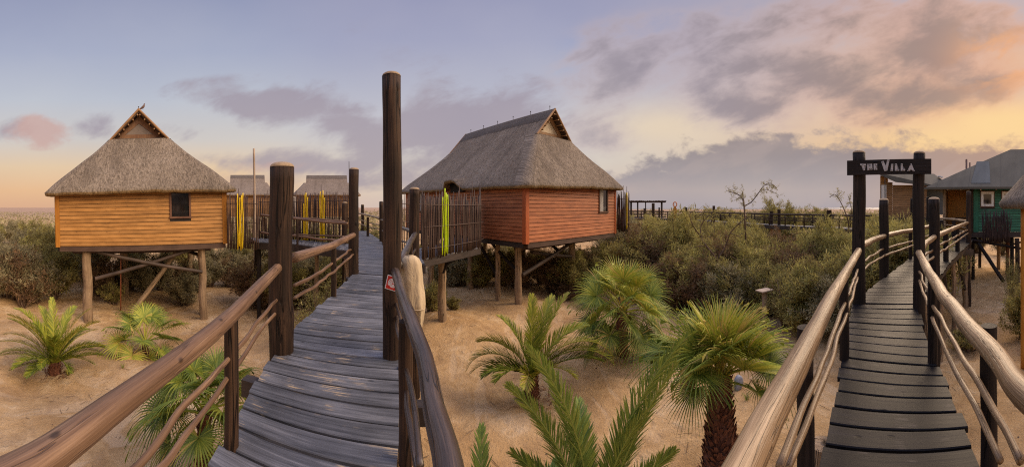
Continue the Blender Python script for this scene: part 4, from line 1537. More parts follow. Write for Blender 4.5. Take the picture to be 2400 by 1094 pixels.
    for sgn in (-1, 1):
        rws, tr = [], []
        for i in range(13):
            t = i / 12
            row, tt = [], []
            w_ = wg * (1 - t) + .0
            for j in range(25):
                y = ya + (yb - ya) * j / 24
                if t < .02: z_ = zg + .0
                z_ = zg + (za - zg) * t + .03 * mnoise.noise(Vector((y * .9, t * 3, sgn)))
                row.append(Vector((W / 2 + sgn * w_, y, z_)))
                tt.append((y, .3, slopeL + t * 2.2))
            rws.append(row); tr.append(tt)
        if sgn > 0:
            rws = [r[::-1] for r in rws]; tr = [r[::-1] for r in tr]
        mb.grid(rws, tr)
    mb.build('upper_slope', M[thatchmat], roof, True)
    mb = MB()   # underside lining
    for sgn in (-1, 1):
        for yy0, yy1 in ((ya, yb),):
            v = [Vector((W / 2 + sgn * (wg - .10), yy0, zg - .02)), Vector((W / 2, yy0, za - .16)), Vector((W / 2, yy1, za - .16)), Vector((W / 2 + sgn * (wg - .10), yy1, zg - .02)),
                 Vector((W / 2 + sgn * wg, yy0, zg)), Vector((W / 2, yy0, za - .005)), Vector((W / 2, yy1, za - .005)), Vector((W / 2 + sgn * wg, yy1, zg))]
            mb.add(v, [(0, 1, 2, 3), (0, 4, 5, 1), (3, 2, 6, 7)])
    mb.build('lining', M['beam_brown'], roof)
    # ridge cap
    mb = MB()
    rws = []
    cw = .62
    k_ = (za - zg) / wg
    for j in range(19):
        y = ya + .03 + (yb - ya - .06) * j / 18
        row = []
        for t in (-1, -.96, -.5, -.12, 0, .12, .5, .96, 1):
            row.append(Vector((W / 2 + t * cw, y, za - abs(t) * cw * k_ + (.055 if abs(t) < 1 else .0) - (.02 if t == 0 else 0) + .012 * mnoise.noise(Vector((y * 2, t * 3, 0))))))
        rws.append(row)
    mb.grid(rws[::-1])
    mb.build('ridge_cap', M['ridge'], roof, True)
    if detail:
        for yy, face in ((sF, -1), (L - sB, 1)):
            c = W / 2
            gm = MB()
            b0, ap = zg + .03, za - .22
            wi = wg - .12
            fo = face * .03
            # triangular gable frame: outer and inner triangle
            A, B_, T_ = Vector((c - wi, yy, b0)), Vector((c + wi, yy, b0)), Vector((c, yy, ap))
            hI = .27
            a2, b2_, t2 = Vector((c - wi + .62, yy, b0 + hI)), Vector((c + wi - .62, yy, b0 + hI)), Vector((c, yy, ap - .40))
            off = Vector((0, fo, 0))
            v = [A, B_, T_, a2, b2_, t2]
            v2 = [q + off for q in v]
            gm.add(v2, [(0, 1, 4, 3), (1, 2, 5, 4), (2, 0, 3, 5)] if face < 0 else [(3, 4, 1, 0), (4, 5, 2, 1), (5, 3, 0, 2)], [(q.x, 0, q.z) for q in v2])
            gf = gm.build('gable', M['gable' if pane == 'pane_cream' else 'gable_brown'], roof)
            pm = MB()
            pm.add([a2, b2_, t2], [(0, 1, 2) if face < 0 else (2, 1, 0)])
            pm.build('gable_pane', M[pane], roof)
            # barge poles and purlin ends
            for sgn in (-1, 1):
                pm = MB()
                e = Vector((c + sgn * (wg + .0), yy + face * (ov + .03), zg - .02))
                tp = Vector((c - sgn * .03, yy + face * (ov + .03), za + .02))
                pm.tube([e, e.lerp(tp, .5), tp], .06, 10, rough=.06, sub=3)
                pm.build('barge_pole', M['gable'], roof, 'auto')
                for q in range(6):
                    pm = MB()
                    t = .08 + q * .16
                    w_ = wg * (1 - t) - .12
                    zz = zg + (za - zg) * t - .10
                    pm.tube([Vector((c + sgn * w_, yy, zz)), Vector((c + sgn * w_, yy + face * (ov + .06), zz))], .035, 8)
                    pm.build('purlin_end', M['gable'], roof)
            # flashing strip below the gable
            pm = MB()
            pm.box((c, yy + face * .20, zg + .0), Vector((1, 0, 0)), Vector((0, 1, 0)), Vector((0, 0, 1)), wg + .02, .24, .03, 0)
            pm.build('flashing', M['ridge'], roof)
        nP = 6
        for i in range(nP):
            pm = MB()
            y = ya + .35 + (yb - ya - 1.0) * i / (nP - 1)
            b_ = Vector((W / 2, y, za))
            pm.tube([b_, b_ + Vector((0, 0, .24))], .014, 6)
            pm.tube([b_ + Vector((0, 0, .2)), b_ + Vector((0, 0, .25))], .03, 6)
            pm.build('ridge_pin', M['metal_dark'], roof)
        if notch:
            pm = MB()
            pm.box((-.12, notch[0], ze + .17), Vector((1, 0, 0)), Vector((0, 1, 0)), Vector((0, 0, 1)), .06, notch[1] * .8, .25)
            pm.build('doorway', M['dark_in'], o)
    # stilts and braces given in local plan metres
    for (sx, sy, r_) in stilts:
        wp = Matrix.Rotation(alpha, 3, 'Z') @ Vector((sx, sy, 0)) + Vector((origin[0], origin[1], 0))
        zb = gz(wp.x, wp.y) - .3 - EYE
        zt = fl - .26
        mb = MB()
        n = 9
        mb.tube([Vector((sx + .025 * math.sin(i * 1.3 + sx), sy + .02 * math.cos(i * 1.1), zb + (zt - zb) * i / n)) for i in range(n + 1)],
                [r_ * (1.12 - .18 * i / n) for i in range(n + 1)], 18, rough=.12, sub=3)
        mb.build('stilt', M['stilt'], o, True)
    for (a, b, r_, mt_) in braces:
        mb = MB()
        a, b = Vector(a), Vector(b)
        if len(a) == 3:
            if a.z > 50:   # down to the ground
                pass
        mb.tube([a, a.lerp(b, .5) + Vector((0, 0, -.03)), b], [r_ * 1.05, r_, r_ * .9], 10, rough=.12, sub=5)
        mb.build('brace', M[mt_], o, 'auto')
    if roll:
        view = Vector((origin[0], origin[1], 0)).normalized()
        o.rotation_euler = (Matrix.Rotation(roll, 3, view) @ Matrix.Rotation(alpha, 3, 'Z')).to_euler()
    return o


# red house
al2 = math.radians(42)
H2 = thatched_house('thatched_house', 'red boarded stilt house with grey thatched roof beside the long stick screen', 'house',
                    (.61, 14.99), al2, 7.84, 12.8, -1.58, .95, 3.93, 5.55, 2.07, 2.7, M['red'], M['red_trim'],
                    corners=(-.06, .18, .2, .12), win=(5.87, 6.85, -.32, 1.25, .5), lwin=(2.3, 3.0, -.3, 1.1, .5), notch=(5.4, .85, .46), group=None,
                    stilts=[(.62, 1.15, .17), (.55, 2.6, .13), (5.0, 1.3, .2), (-.1 + .7, 5.2, .14), (4.9, 5.2, .15), (.8, 9.5, .15), (5, 9.5, .15)],
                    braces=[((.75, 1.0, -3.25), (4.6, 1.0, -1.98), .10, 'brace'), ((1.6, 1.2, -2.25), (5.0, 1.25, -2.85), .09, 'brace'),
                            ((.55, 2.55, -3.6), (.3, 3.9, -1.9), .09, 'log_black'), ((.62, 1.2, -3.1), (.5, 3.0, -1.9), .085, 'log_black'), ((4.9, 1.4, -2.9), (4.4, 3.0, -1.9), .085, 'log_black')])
# ochre house
al1 = math.radians(63.1)
th1 = (330 - 1200) / F
ctr = Vector((15.16 * math.sin(th1), 15.16 * math.cos(th1), 0))
r1 = Vector((math.cos(al1), math.sin(al1), 0))
org1 = ctr - r1 * 3.92
H1 = thatched_house('thatched_house', 'ochre boarded stilt house with grey thatched roof and a bird on its ridge', 'house',
                    (org1.x, org1.y), al1, 7.84, 11.5, -1.79, .60, 3.32, 4.80, 2.07, 2.7, M['ochre'], M['ochre_trim'], corners=(-.02, -.02, 0, 0),
                    win=(5.22, 6.18, -.62, .62 + .05, None), roll=math.radians(-1.3), pane='pane_grey',
                    stilts=[(1.35, .45, .22), (6.75, .45, .17), (6.85, 1.3, .15), (2.9, 5.3, .2), (6.9, 5.5, .17)],
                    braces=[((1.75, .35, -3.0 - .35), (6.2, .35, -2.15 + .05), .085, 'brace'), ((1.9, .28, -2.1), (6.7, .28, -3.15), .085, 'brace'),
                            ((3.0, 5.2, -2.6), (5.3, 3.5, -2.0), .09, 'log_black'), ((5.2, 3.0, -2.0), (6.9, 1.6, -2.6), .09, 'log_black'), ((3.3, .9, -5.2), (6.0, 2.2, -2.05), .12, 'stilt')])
# rusty pipe down beside the rear stilt of the ochre house
pp = P(283, 700, d=17.3)
mb = MB()
mb.tube([Vector((pp.x, pp.y, gz(pp.x, pp.y) - .05)), Vector((pp.x, pp.y, EYE - 1.9))], .035, 8)
o = mb.build('drain_pipe', M['rust'], H1, True)
o.matrix_parent_inverse = Matrix.LocRotScale(H1.location, H1.rotation_euler, None).inverted()


def house_far(label, px0, px1, d, ap, ev, fl, ridge_half, name='thatched_house'):
    """long side facing the viewer"""
    c0, c1 = PD(px0, d), PD(px1, d)
    dv = (c1 - c0); L = dv.length; dv.normalize()
    # local y runs along dv, local x toward -(view)
    a_ = math.atan2(dv.y, dv.x) - math.pi / 2
    xw = Vector((math.cos(a_), math.sin(a_), 0))
    Wd = 7.0
    og = c0 if xw.dot(Vector((c0.x, c0.y, 0))) > 0 else c0 - xw * Wd
    s_ = L / 2 - ridge_half
    return thatched_house(name, label, 'house', (og.x, og.y), a_, Wd, L, fl, ev, ev + (ap - ev) * .62, ap, s_, s_, M['timber'], M['ochre_trim'],
                          over=.5, wg=1.3, thatchmat='thatch_far', detail=False, stilts=[(.6, 1, .15), (.6, L - 1, .15), (6, 1, .15), (6, L - 1, .15)])


house_far('far thatched house between the thickest log and the log with the pale domed top', 693, 838, 50, 5.05, 1.75, -1.4, 3.1)
house_far('far thatched house half hidden behind the ochre house and the bare pole', 520, 640, 50, 5.1, 1.75, -1.4, 2.6)


# bird on the ochre house
def bird():
    t = P(334, 256, d=16.9)
    o = empty('bird', t, 'small brown dove perched on the gable tip of the ochre house', 'bird')
    th_ = math.atan2(t.x, t.y)
    R_ = Vector((math.cos(th_), -math.sin(th_), 0)); U_ = Vector((0, 0, 1))
    k = 16.9 / F
    path = [(-9.5, -1.5, 1.0), (-6, 0.3, 1.4), (-3, 2.4, 2.2), (0, 4.4, 2.9), (2.2, 6.6, 2.9), (3.4, 9.0, 2.1), (3.8, 10.8, 1.5), (4.2, 12.2, 1.55), (4.7, 12.9, 1.1), (6.0, 12.6, .25)]
    mb = MB()
    mb.tube([R_ * x * k + U_ * y * k for x, y, r in path], [r * k for x, y, r in path], 12, sub=3)
    mb.build('body', M['bird'], o, True)
    for s_ in (-.9, .9):
        mb = MB()
        dp = Vector((math.sin(th_), math.cos(th_), 0)) * s_ * k
        mb.tube([R_ * 1 * k + U_ * 2.6 * k + dp, R_ * 1.2 * k + U_ * -1.2 * k + dp], .008, 6)
        mb.build('leg', M['rust'], o, True)
    return o
bird()

# poles
def pole(name, label, px, py0, py1, d, r, mat, cat='pole', lean=0):
    a, b = P(px, py0, d=d), P(px + lean, py1, d=d)
    a.z = gz(a.x, a.y) - .2
    mb = MB()
    base = a.copy()
    mb.tube([a - base, (a.lerp(b, .4)) - base, (a.lerp(b, .75)) + Vector((.02, 0, 0)) - base, b - base], [r * 1.1, r, r, r * .9], 10, rough=.08, sub=4)
    o = mb.build(name, M[mat], None, True)
    o.location = base
    tag(o, label, cat)
    return o
pole('bare_pole', 'tall pale bare pole rising behind the stick screens', 598, 470, 348, 19, .065, 'pole_pale', lean=-3)
pole('antenna_mast', 'thin dark mast just left of the pale-domed log', 818, 460, 378, 40, .04, 'metal_dark', 'mast')
pole('antenna_mast', 'thin dark mast rising past the timber building left wall', 2074, 500, 405, 24, .035, 'metal_dark', 'mast')


# ------------------------------------------------------------------ green house and its neighbours
def green_house():
    th_ = (2345 - 1200) / F
    D = 19.6
    cc = Vector((D * math.sin(th_), D * math.cos(th_), EYE))
    a_ = -th_
    o = empty('timber_house', cc, 'green boarded stilt house with grey sheet roof and orange recessed door', 'house', rot=(0, 0, a_))
    X_, Y_, Z_ = Vector((1, 0, 0)), Vector((0, 1, 0)), Vector((0, 0, 1))
    u = lambda px: D * math.tan((px - 2345) / F)
    zf, ze_ = -1.42, 1.10
    xg = u(2282)
    xr = 5.5
    w1, w2 = (u(2298), u(2331), .02, .96), (u(2347), u(2380), .02, .96)
    off = lambda w: (w[0] - xg, w[1] - xg, w[2], w[3])
    lap_wall((xg, 0), (xr, 0), zf, ze_, .15, M['green'], o, [off(w1), off(w2)], name='front_wall')
    for w in (w1, w2):
        a, b, c_, d_ = off(w)
        fr = window_part(o, (xg, 0), (xr, 0), a, b, c_, d_, M['frame'], M['glass'], fw=.05)
        mb = MB()
        k = .085
        for (p, q, r_, s_) in ((a + .05, a + .05 + k * 1.5, c_ + .05, d_ - .05), (b - .05 - k * 1.5, b - .05, c_ + .05, d_ - .05)):
            mb.box((xg + (p + q) / 2, -.035, (r_ + s_) / 2), X_, Y_, Z_, (q - p) / 2, .03, (s_ - r_) / 2)
        for zz in (c_ + .05 + k * .75, d_ - .05 - k * .75):
            mb.box((xg + (a + b) / 2, -.034, zz), X_, Y_, Z_, (b - a) / 2 - .05 - k * 1.5, .028, k * .75)
        mb.build('white_sash', M['white'], fr)
    mb = MB(); mb.box((xg + .12, -.04, (zf + ze_) / 2 - .02), X_, Y_, Z_, .17, .03, (ze_ - zf) / 2, 2); mb.build('corner_board', M['green_trim'], o)
    # porch recess with orange door
    xl = u(2212)
    mb = MB(); mb.box(((xl + xg) / 2, 1.6, (zf + ze_) / 2), X_, Y_, Z_, (xg - xl) / 2, .04, (ze_ - zf) / 2, 2); mb.build('rear_wall', M['door'], o)
    mb = MB(); mb.box((u(2240), 1.54, zf + 1.05), X_, Y_, Z_, .48, .025, 1.05, 2); dr = mb.build('door', M['door'], o)
    mb = MB(); mb.box((u(2240) + .38, 1.49, zf + 1.0), X_, Y_, Z_, .02, .02, .08); mb.build('handle', M['metal_dark'], dr)
    mb = MB(); mb.box((xg - .04, .82, (zf + ze_) / 2), X_, Y_, Z_, .035, .76, (ze_ - zf) / 2, 2); mb.build('side_wall', M['timber'], o)
    mb = MB(); mb.box((xl - .02, .82, (zf + ze_) / 2), X_, Y_, Z_, .035, .76, (ze_ - zf) / 2, 2); mb.build('side_wall', M['timber'], o)
    for xx in (u(2214), u(2278)):
        mb = MB(); mb.tube([Vector((xx, -.1, zf)), Vector((xx, -.1, ze_))], .10, 12, rough=.08); mb.build('porch_post', M['stilt'] if xx < u(2250) else M['log'], o, 'auto')
    for zz in (-.62, -.86, -1.02):
        mb = MB(); mb.tube([Vector((u(2216), -.12, zz)), Vector((u(2278), -.12, zz + .01))], .03 if zz > -.7 else .016, 8); mb.build('porch_rail', M['log_black'], o, True)
    lap_wall((xr, 0), (xr, 6), zf, ze_, .15, M['green'], o, name='side_wall')
    # floor
    mb = MB(); mb.box(((xl + xr) / 2, 3, zf - .16), X_, Y_, Z_, (xr - xl) / 2 + .1, 3.1, .15, 0); mb.build('floor_beam', M['beam'], o)
    # roof
    xe0, xe1 = u(2173) , xr + 1.2
    xt = u(2372)
    ye, yr, zr = -.8, 3.4, 3.95
    e0, e1 = Vector((xe0, ye, ze_ + .02)), Vector((xe1, ye, ze_ + .06))
    b0, b1 = Vector((xe0, 7.5, ze_ + .02)), Vector((xe1, 7.5, ze_ + .06))
    r0, r1_ = Vector((xt, yr, zr)), Vector((xr - 1, yr, zr + .1))
    mb = MB()
    mb.add([e0, e1, r1_, r0], [(0, 1, 2, 3)], [(v.x, v.y * 0, v.y) for v in (e0, e1, r1_, r0)])
    mb.add([b0, e0, r0], [(0, 1, 2)], [(v.y, 0, v.x) for v in (b0, e0, r0)])
    mb.add([b1, b0, r0, r1_], [(0, 1, 2, 3)])
    mb.add([e1, b1, r1_], [(0, 1, 2)])
    rf = mb.build('roof', M['sheet'], o)
    mb = MB()
    mb.box(((xe0 + xe1) / 2, ye - .01, ze_ - .01), X_, Y_, Z_, (xe1 - xe0) / 2, .02, .06, 0)
    mb.build('fascia', M['sheet'], rf)
    def onroof(px, v, lift=.02):
        p = e0.lerp(e1, .5)
        xx = u(px)
        t = v
        return Vector((xx * (1 + .0), ye + (yr - ye) * t, ze_ + .04 + (zr - ze_) * t + lift))
    mb = MB()
    mb.add([onroof(2277, .08), onroof(2322, .08), onroof(2322 - 6, .62), onroof(2285 - 1, .62)], [(0, 1, 2, 3)], [(0, 0, 0), (1.2, 0, 0), (1.2, 0, 2), (0, 0, 2)])
    mb.build('roof_patch', M['sheet_patch'], rf)
    for xx in (u(2225), u(2255), u(2300), u(2335)):
        mb = MB(); mb.box((xx, -.35, ze_ - .08), X_, Y_, Z_, .03, .42, .05, 1); mb.build('rafter_end', M['stilt'], rf)
    # stilts and braces
    def st(px, y, r_, mt_, name='stilt'):
        x = D * math.tan((px - 2345) / F) * (1 + y / D)
        wp = Matrix.Rotation(a_, 3, 'Z') @ Vector((x, y, 0)) + Vector((cc.x, cc.y, 0))
        zb = gz(wp.x, wp.y) - .3 - EYE
        mb = MB(); mb.tube([Vector((x, y, zb)), Vector((x + .02, y, (zb + zf) / 2)), Vector((x, y, zf - .3))], r_, 12, rough=.08, sub=4); mb.build(name, M[mt_], o, True)
    st(2371, .3, .12, 'log_black'); st(2361, 2.2, .13, 'trunk'); st(2384, -.8, .13, 'log'); st(2340, 5.0, .14, 'stilt'); st(2296, 5.6, .12, 'log_black'); st(2280, .6, .11, 'log_black')
    for a, b, r_ in (((u(2283), .2, -1.75), (u(2352), -1.0, -4.1), .11), ((u(2272), -.1, -1.85), (u(2398), .3, -2.45), .08), ((u(2268), 0, -2.1), (u(2350), .5, -1.9), .06),
                     ((u(2385), .2, -4.0), (u(2400), .0, -3.2), .08), ((u(2370), .3, -2.2), (u(2402), .3, -2.0), .06)):
        mb = MB(); mb.tube([Vector(a), (Vector(a) + Vector(b)) / 2, Vector(b)], r_, 10, rough=.1, sub=3); mb.build('brace', M['log_black'], o, True)
    return o


green_house()


def timber_building():
    th_ = (2120 - 1200) / F
    D = 30.0
    cc = Vector((D * math.sin(th_), D * math.cos(th_), EYE))
    a_ = -th_ 
    o = empty('timber_house', cc, 'tall plain timber house with grey sloping roof seen between the name board logs', 'house', rot=(0, 0, a_))
    u = lambda px: D * math.tan((px - 2120) / F)
    X_, Y_, Z_ = Vector((1, 0, 0)), Vector((0, 1, 0)), Vector((0, 0, 1))
    xa, xb, xc = u(2064), u(2092), u(2172)
    zt0, zt1 = 2.75, 1.9
    lap_wall((xa, -.4), (xb, 0), -.9, 2.25, .16, M['timber'], o, name='front_wall')
    lap_wall((xb, 0), (xc, 0), -.9, 2.0, .16, M['timber'], o, name='front_wall')
    lap_wall((xc, 0), (xc, 6), -.9, 2.0, .16, M['timber'], o, name='side_wall')
    lap_wall((xa, 6), (xa, -.4), -.9, 2.25, .16, M['timber'], o, name='side_wall')
    lap_wall((xa, -.46), (xb - .4, -.12), 2.0, 2.8, .14, M['ochre'], o, name='upper_boards')
    mb = MB(); mb.box((xa + .32, -.48, 1.35), X_, Y_, Z_, .22, .03, .62); mb.build('pale_panel', M['curtain'], o)
    A = Vector((xa - .15, -.9, 3.0)); B_ = Vector((xb + .3, -.9, 2.3)); C_ = Vector((xc + .5, -.7, 1.95)); T_ = Vector((u(2195), 2.5, 3.25)); E_ = Vector((u(2227), 1.0, 2.5)); Q = Vector((xa - .1, 6.5, 3.2)); R_ = Vector((u(2227), 6.5, 2.5)); S_ = Vector((u(2227), -.4, 1.9))
    mb = MB()
    mb.add([A, B_, C_, S_, T_, Q], [(0, 1, 2, 4), (0, 4, 5), (2, 3, 4)], [(v.x, 0, v.z) for v in (A, B_, C_, S_, T_, Q)])
    mb.add([S_, R_, T_, Q], [(0, 1, 2), (1, 3, 2)])
    dn = Vector((0, 0, -.12))
    mb.add([A, B_, C_, S_, A + dn, B_ + dn, C_ + dn, S_ + dn], [(0, 4, 5, 1), (1, 5, 6, 2), (2, 6, 7, 3)])
    rf = mb.build('roof', M['sheet'], o)
    mb = MB(); mb.box((u(2207), 1.2, 2.86), Vector((1, 0, -.25)).normalized(), Y_, Vector((.25, 0, 1)).normalized(), .22, .3, .05); mb.build('skylight', M['white'], rf)
    # lower grey sheet wall to the right
    mb = MB(); mb.box((u(2200), .8, .7), X_, Y_, Z_, u(2227) - u(2200), .05, 1.35); mb.build('sheet_wall', M['sheet_patch'], o)
    mb = MB(); mb.box(((xa + xc) / 2, 3, -1.02), X_, Y_, Z_, (xc - xa) / 2, 3.4, .12); mb.build('floor_beam', M['beam'], o)
    for x_ in (xa + .3, xb, xc - .3):
        wp = Matrix.Rotation(a_, 3, 'Z') @ Vector((x_, .4, 0)) + cc
        mb = MB(); mb.tube([Vector((x_, .4, gz(wp.x, wp.y) - .3 - EYE)), Vector((x_, .4, -1.1))], .12, 10); mb.build('stilt', M['stilt'], o, True)
    return o


timber_building()
for k, (px_, tp) in enumerate(((2265, 373), (2273, 381))):
    a = P(px_, 430, d=27); b = P(px_, tp, d=27)
    mb = MB()
    base = Vector((a.x, a.y, gz(a.x, a.y) - .1))
    mb.tube([Vector((0, 0, 0)), Vector((b.x - base.x, b.y - base.y, b.z - base.z))], .085 - .02 * k, 10)
    o = mb.build('vent_pipe', M['frame'], None, True); o.location = base
    tag(o, ('taller' if k == 0 else 'shorter') + ' of two brown pipes above the green house roof', 'pipe')


def right_hut():
    """thatched hut cut by the right edge of the frame"""
    c = PD(2450, 9.7)
    o = empty('thatched_hut', (c.x, c.y, EYE - 4.4), 'thatched hut on an orange pole cut by the right edge of the picture', 'hut')
    rows, tr = [], []
    prof = [(1.0, -.10), (1.22, -.16), (1.30, -.12), (1.34, 0.0), (1.22, .16), (1.0, .40), (.75, .68), (.5, .95), (.25, 1.15), (.03, 1.28)]
    z0 = 4.4 + .12
    L = 0
    for i, (r_, z_) in enumerate(prof):
        if i: L += math.hypot(r_ - prof[i - 1][0], z_ - prof[i - 1][1])
        rows.append([Vector((math.cos(a) * r_ * (1 + .02 * mnoise.noise(Vector((math.cos(a) * 4, math.sin(a) * 4, i)))), math.sin(a) * r_, z0 + z_)) for a in np.linspace(0, 2 * math.pi, 72, endpoint=False)])
        tr.append([(a * 1.3, 0, L) for a in np.linspace(0, 2 * math.pi, 72, endpoint=False)])
    mb = MB(); mb.grid(rows[::1], tr, True)
    rf = mb.build('roof', M['thatch'], o, True)
    for k, (ppx, pd_) in enumerate(((2403, 9.4), (2500, 9.2), (2490, 10.4), (2415, 10.5))):
        q = PD(ppx, pd_) - c
        q.z = 0
        zb = gz(c.x + q.x, c.y + q.y) - .2 - (EYE - 4.4)
        mb = MB(); mb.tube([Vector((q.x, q.y, zb)), Vector((q.x + .02, q.y, z0 * .5)), Vector((q.x, q.y, z0 + .1))], .13, 14, rough=.06, sub=3); mb.build('pole', M['door'], o, True)
    return o


right_hut()


# ------------------------------------------------------------------ far boardwalk and pergola
fb = [(2030, 24.5), (1980, 26.6), (1943, 27.5), (1851, 30), (1780, 33), (1700, 38), (1640, 43), (1571, 48.6), (1480, 52)]
fo = empty('boardwalk', PD(1851, 30, DK), 'far railed boardwalk crossing behind the thicket below the sea line', 'boardwalk')
Lf, Rf = [], []
for i, (px_, d_) in enumerate(fb):
    p = PD(px_, d_)
    q0 = PD(*fb[max(i - 1, 0)]); q1 = PD(*fb[min(i + 1, len(fb) - 1)])
    d = (q1 - q0).normalized(); n = Vector((d.y, -d.x, 0))
    Lf.append(xy(p - n * .6)); Rf.append(xy(p + n * .6))
deck_strip(Lf, Rf, .3, .01, .1, M['deck_grey'], fo)
side_beams(Lf, Rf, fo, h=.3, inset=.0)
for E in (Lf, Rf):
    for zz, r_ in ((-.62, .06), (-.95, .025), (-1.15, .025)):
        mb = MB()
        mb.tube([Vector((p[0], p[1], EYE + zz)) for p in E], r_, 8, sub=4)
        mb.build('handrail' if zz > -.7 else 'lower_rail', M['log'], fo, True)
    for i in range(len(E) - 1):
        a, b = Vector((E[i][0], E[i][1], 0)), Vector((E[i + 1][0], E[i + 1][1], 0))
        n = max(1, int((b - a).length / 1.9))
        for k in range(n):
            p = a.lerp(b, k / n)
            mb = MB(); mb.tube([Vector((p.x, p.y, EYE + DK)), Vector((p.x, p.y, EYE - .6))], .06, 8); mb.build('short_post', M['log'], fo, True)
for px_, d_, top, r_, mt_ in ((1943, 26.9, 492, .20, 'log'), (1826, 30.6, 491, .15, 'log'), (1808, 32, 495, .16, 'log'), (1673, 39.5, 482, .16, 'log'), (1608, 45, 486, .18, 'log'), (1531, 49, 476, .22, 'log'), (1510, 50.5, 488, .12, 'log'), (1545, 50, 486, .12, 'log')):
    p = PD(px_, d_)
    mb = MB(); mb.tube([Vector((p.x, p.y, EYE + DK)), Vector((p.x, p.y, EYE + (HZ - top) / F * d_))], r_, 10, rough=.05); mb.build('tall_post', M[mt_], fo, 'auto')
    stilt_part(fo, p.x, p.y, EYE + DK, r_, M['stilt'], 'support_post')
rebase(fo)
pg = empty('pergola', PD(1518, 55, DK), 'far flat-topped pergola with reed roof standing right of the red house', 'pergola')
a, b = PD(1474, 55, 1.05), PD(1561, 55, 1.05)
dpt = Vector((math.sin(.4), math.cos(.4), 0)) * 3.5
mb = MB()
for k in range(60):
    p = a.lerp(b, k / 59)
    mb.tube([p - dpt * .05 + Vector((0, 0, random.uniform(-.05, .05))), p + dpt + Vector((0, 0, random.uniform(-.05, .1)))], .07, 6)
mb.build('reed_roof', M['stick'], pg, True)
for e in (0, 1):
    mb = MB(); mb.beam(a + dpt * e + Vector((0, 0, -.14)), b + dpt * e + Vector((0, 0, -.14)), .12, .16); mb.build('roof_beam', M['log'], pg)
for px_ in (1478, 1494, 1513, 1552):
    for e in (.02, .98):
        p = PD(px_, 55) + dpt * e
        mb = MB(); mb.tube([Vector((p.x, p.y, gz(p.x, p.y) - .2)), Vector((p.x, p.y, EYE + .92))], .09, 8); mb.build('post', M['log'], pg, True)
mb = MB()
pf = [PD(1470, 54.6, DK), PD(1562, 54.6, DK)]
mb.beam(pf[0] + dpt * .5, pf[1] + dpt * .5, 3.6, .15)
mb.build('floor', M['beam'], pg)
for zz in (-.55, -.85, -1.1):
    mb = MB(); mb.beam(PD(1470, 54.6, zz), PD(1556, 54.6, zz), .06, .07); mb.build('rail', M['log'], pg)
rebase(pg)
# round lifebuoy on its stand
lb = P(1582, 478, d=46)
lo_ = empty('lifebuoy_stand', (lb.x, lb.y, EYE + DK), 'orange and white ring on a small orange stand, right of the far pergola', 'lifebuoy')
mb = MB()
th_ = math.atan2(lb.x, lb.y)
rx = Vector((math.cos(th_), -math.sin(th_), 0))
mb.tube([rx * math.cos(t) * .24 + Vector((0, 0, 1.6 + .42 + math.sin(t) * .24 * 1.3)) for t in np.linspace(0, 2 * math.pi, 21)], .075, 8)
mb.build('ring', M['orange'], lo_, True)
mb = MB(); mb.beam(Vector((0, 0, 0)), Vector((0, 0, 1.72)), .28, .12, up=Vector((0, 1, 0))); mb.beam(rx * -.25 + Vector((0, 0, 1.2)), rx * .25 + Vector((0, 0, 1.2)), .06, .6); mb.build('stand', M['door'], lo_)

# small platform in the thicket
fp_ = PD(1792, 12.6)
fpo = empty('wooden_platform', (fp_.x, fp_.y, gz(fp_.x, fp_.y)), 'small pale board on a short post at the foot of the thicket', 'platform')
zt = EYE + (HZ - 680) / F * 12.6 - fpo.location.z
mb = MB(); mb.box((0, 0, zt), Vector((1, 0, 0)), Vector((0, 1, 0)), Vector((0, 0, 1)), .28, .2, .02, 0); mb.build('board', M['pole_pale'], fpo)
mb = MB(); mb.tube([Vector((0, 0, -.2)), Vector((.01, 0, zt * .5)), Vector((0, 0, zt - .02))], .11, 12, rough=.08); mb.build('post', M['stilt'], fpo, True)

# rocks
def rock(label, px, py, d, s_, mat='rock'):
    p = PD(px, d); z = gz(p.x, p.y)
    bm = bmesh.new()
    bmesh.ops.create_icosphere(bm, subdivisions=3, radius=1)
    for v in bm.verts:
        n_ = 1 + .3 * mnoise.noise(v.co * 1.3 + Vector((px, 0, 0))) + .1 * mnoise.noise(v.co * 4)
        v.co = Vector((v.co.x * s_[0], v.co.y * s_[1], v.co.z * s_[2])) * n_
    me = bpy.data.meshes.new('rock'); bm.to_mesh(me); bm.free()
    o = finish(me, 'rock', M[mat], None, True)
    o.location = (p.x, p.y, z + s_[2] * .5)
    tag(o, label, 'rock')
    return o
rock('upright blue-grey painted stone on the sand behind the palm with the tall shaggy trunk', 1731, 915, 8.6, (.13, .10, .24))


# ------------------------------------------------------------------ palms
def np_tube(L, pts, rr, tone, n=5):
    pts = [Vector(p) for p in pts]
    o = len(L.v)
    d0 = (pts[1] - pts[0]).normalized()
    sx = d0.cross(Vector((.3, .2, 1))).normalized()
    for i, p in enumerate(pts):
        d = (pts[min(i + 1, len(pts) - 1)] - pts[max(i - 1, 0)]).normalized()
        sx = (sx - d * sx.dot(d)).normalized(); sy = d.cross(sx)
        for k in range(n):
            a = 2 * math.pi * k / n
            L.v.append(p + sx * math.cos(a) * rr[i] + sy * math.sin(a) * rr[i]); L.t.append(tone)
    for i in range(len(pts) - 1):
        for k in range(n):
            a, b = o + i * n + k, o + i * n + (k + 1) % n
            L.f.append((a, b, b + n, a + n))


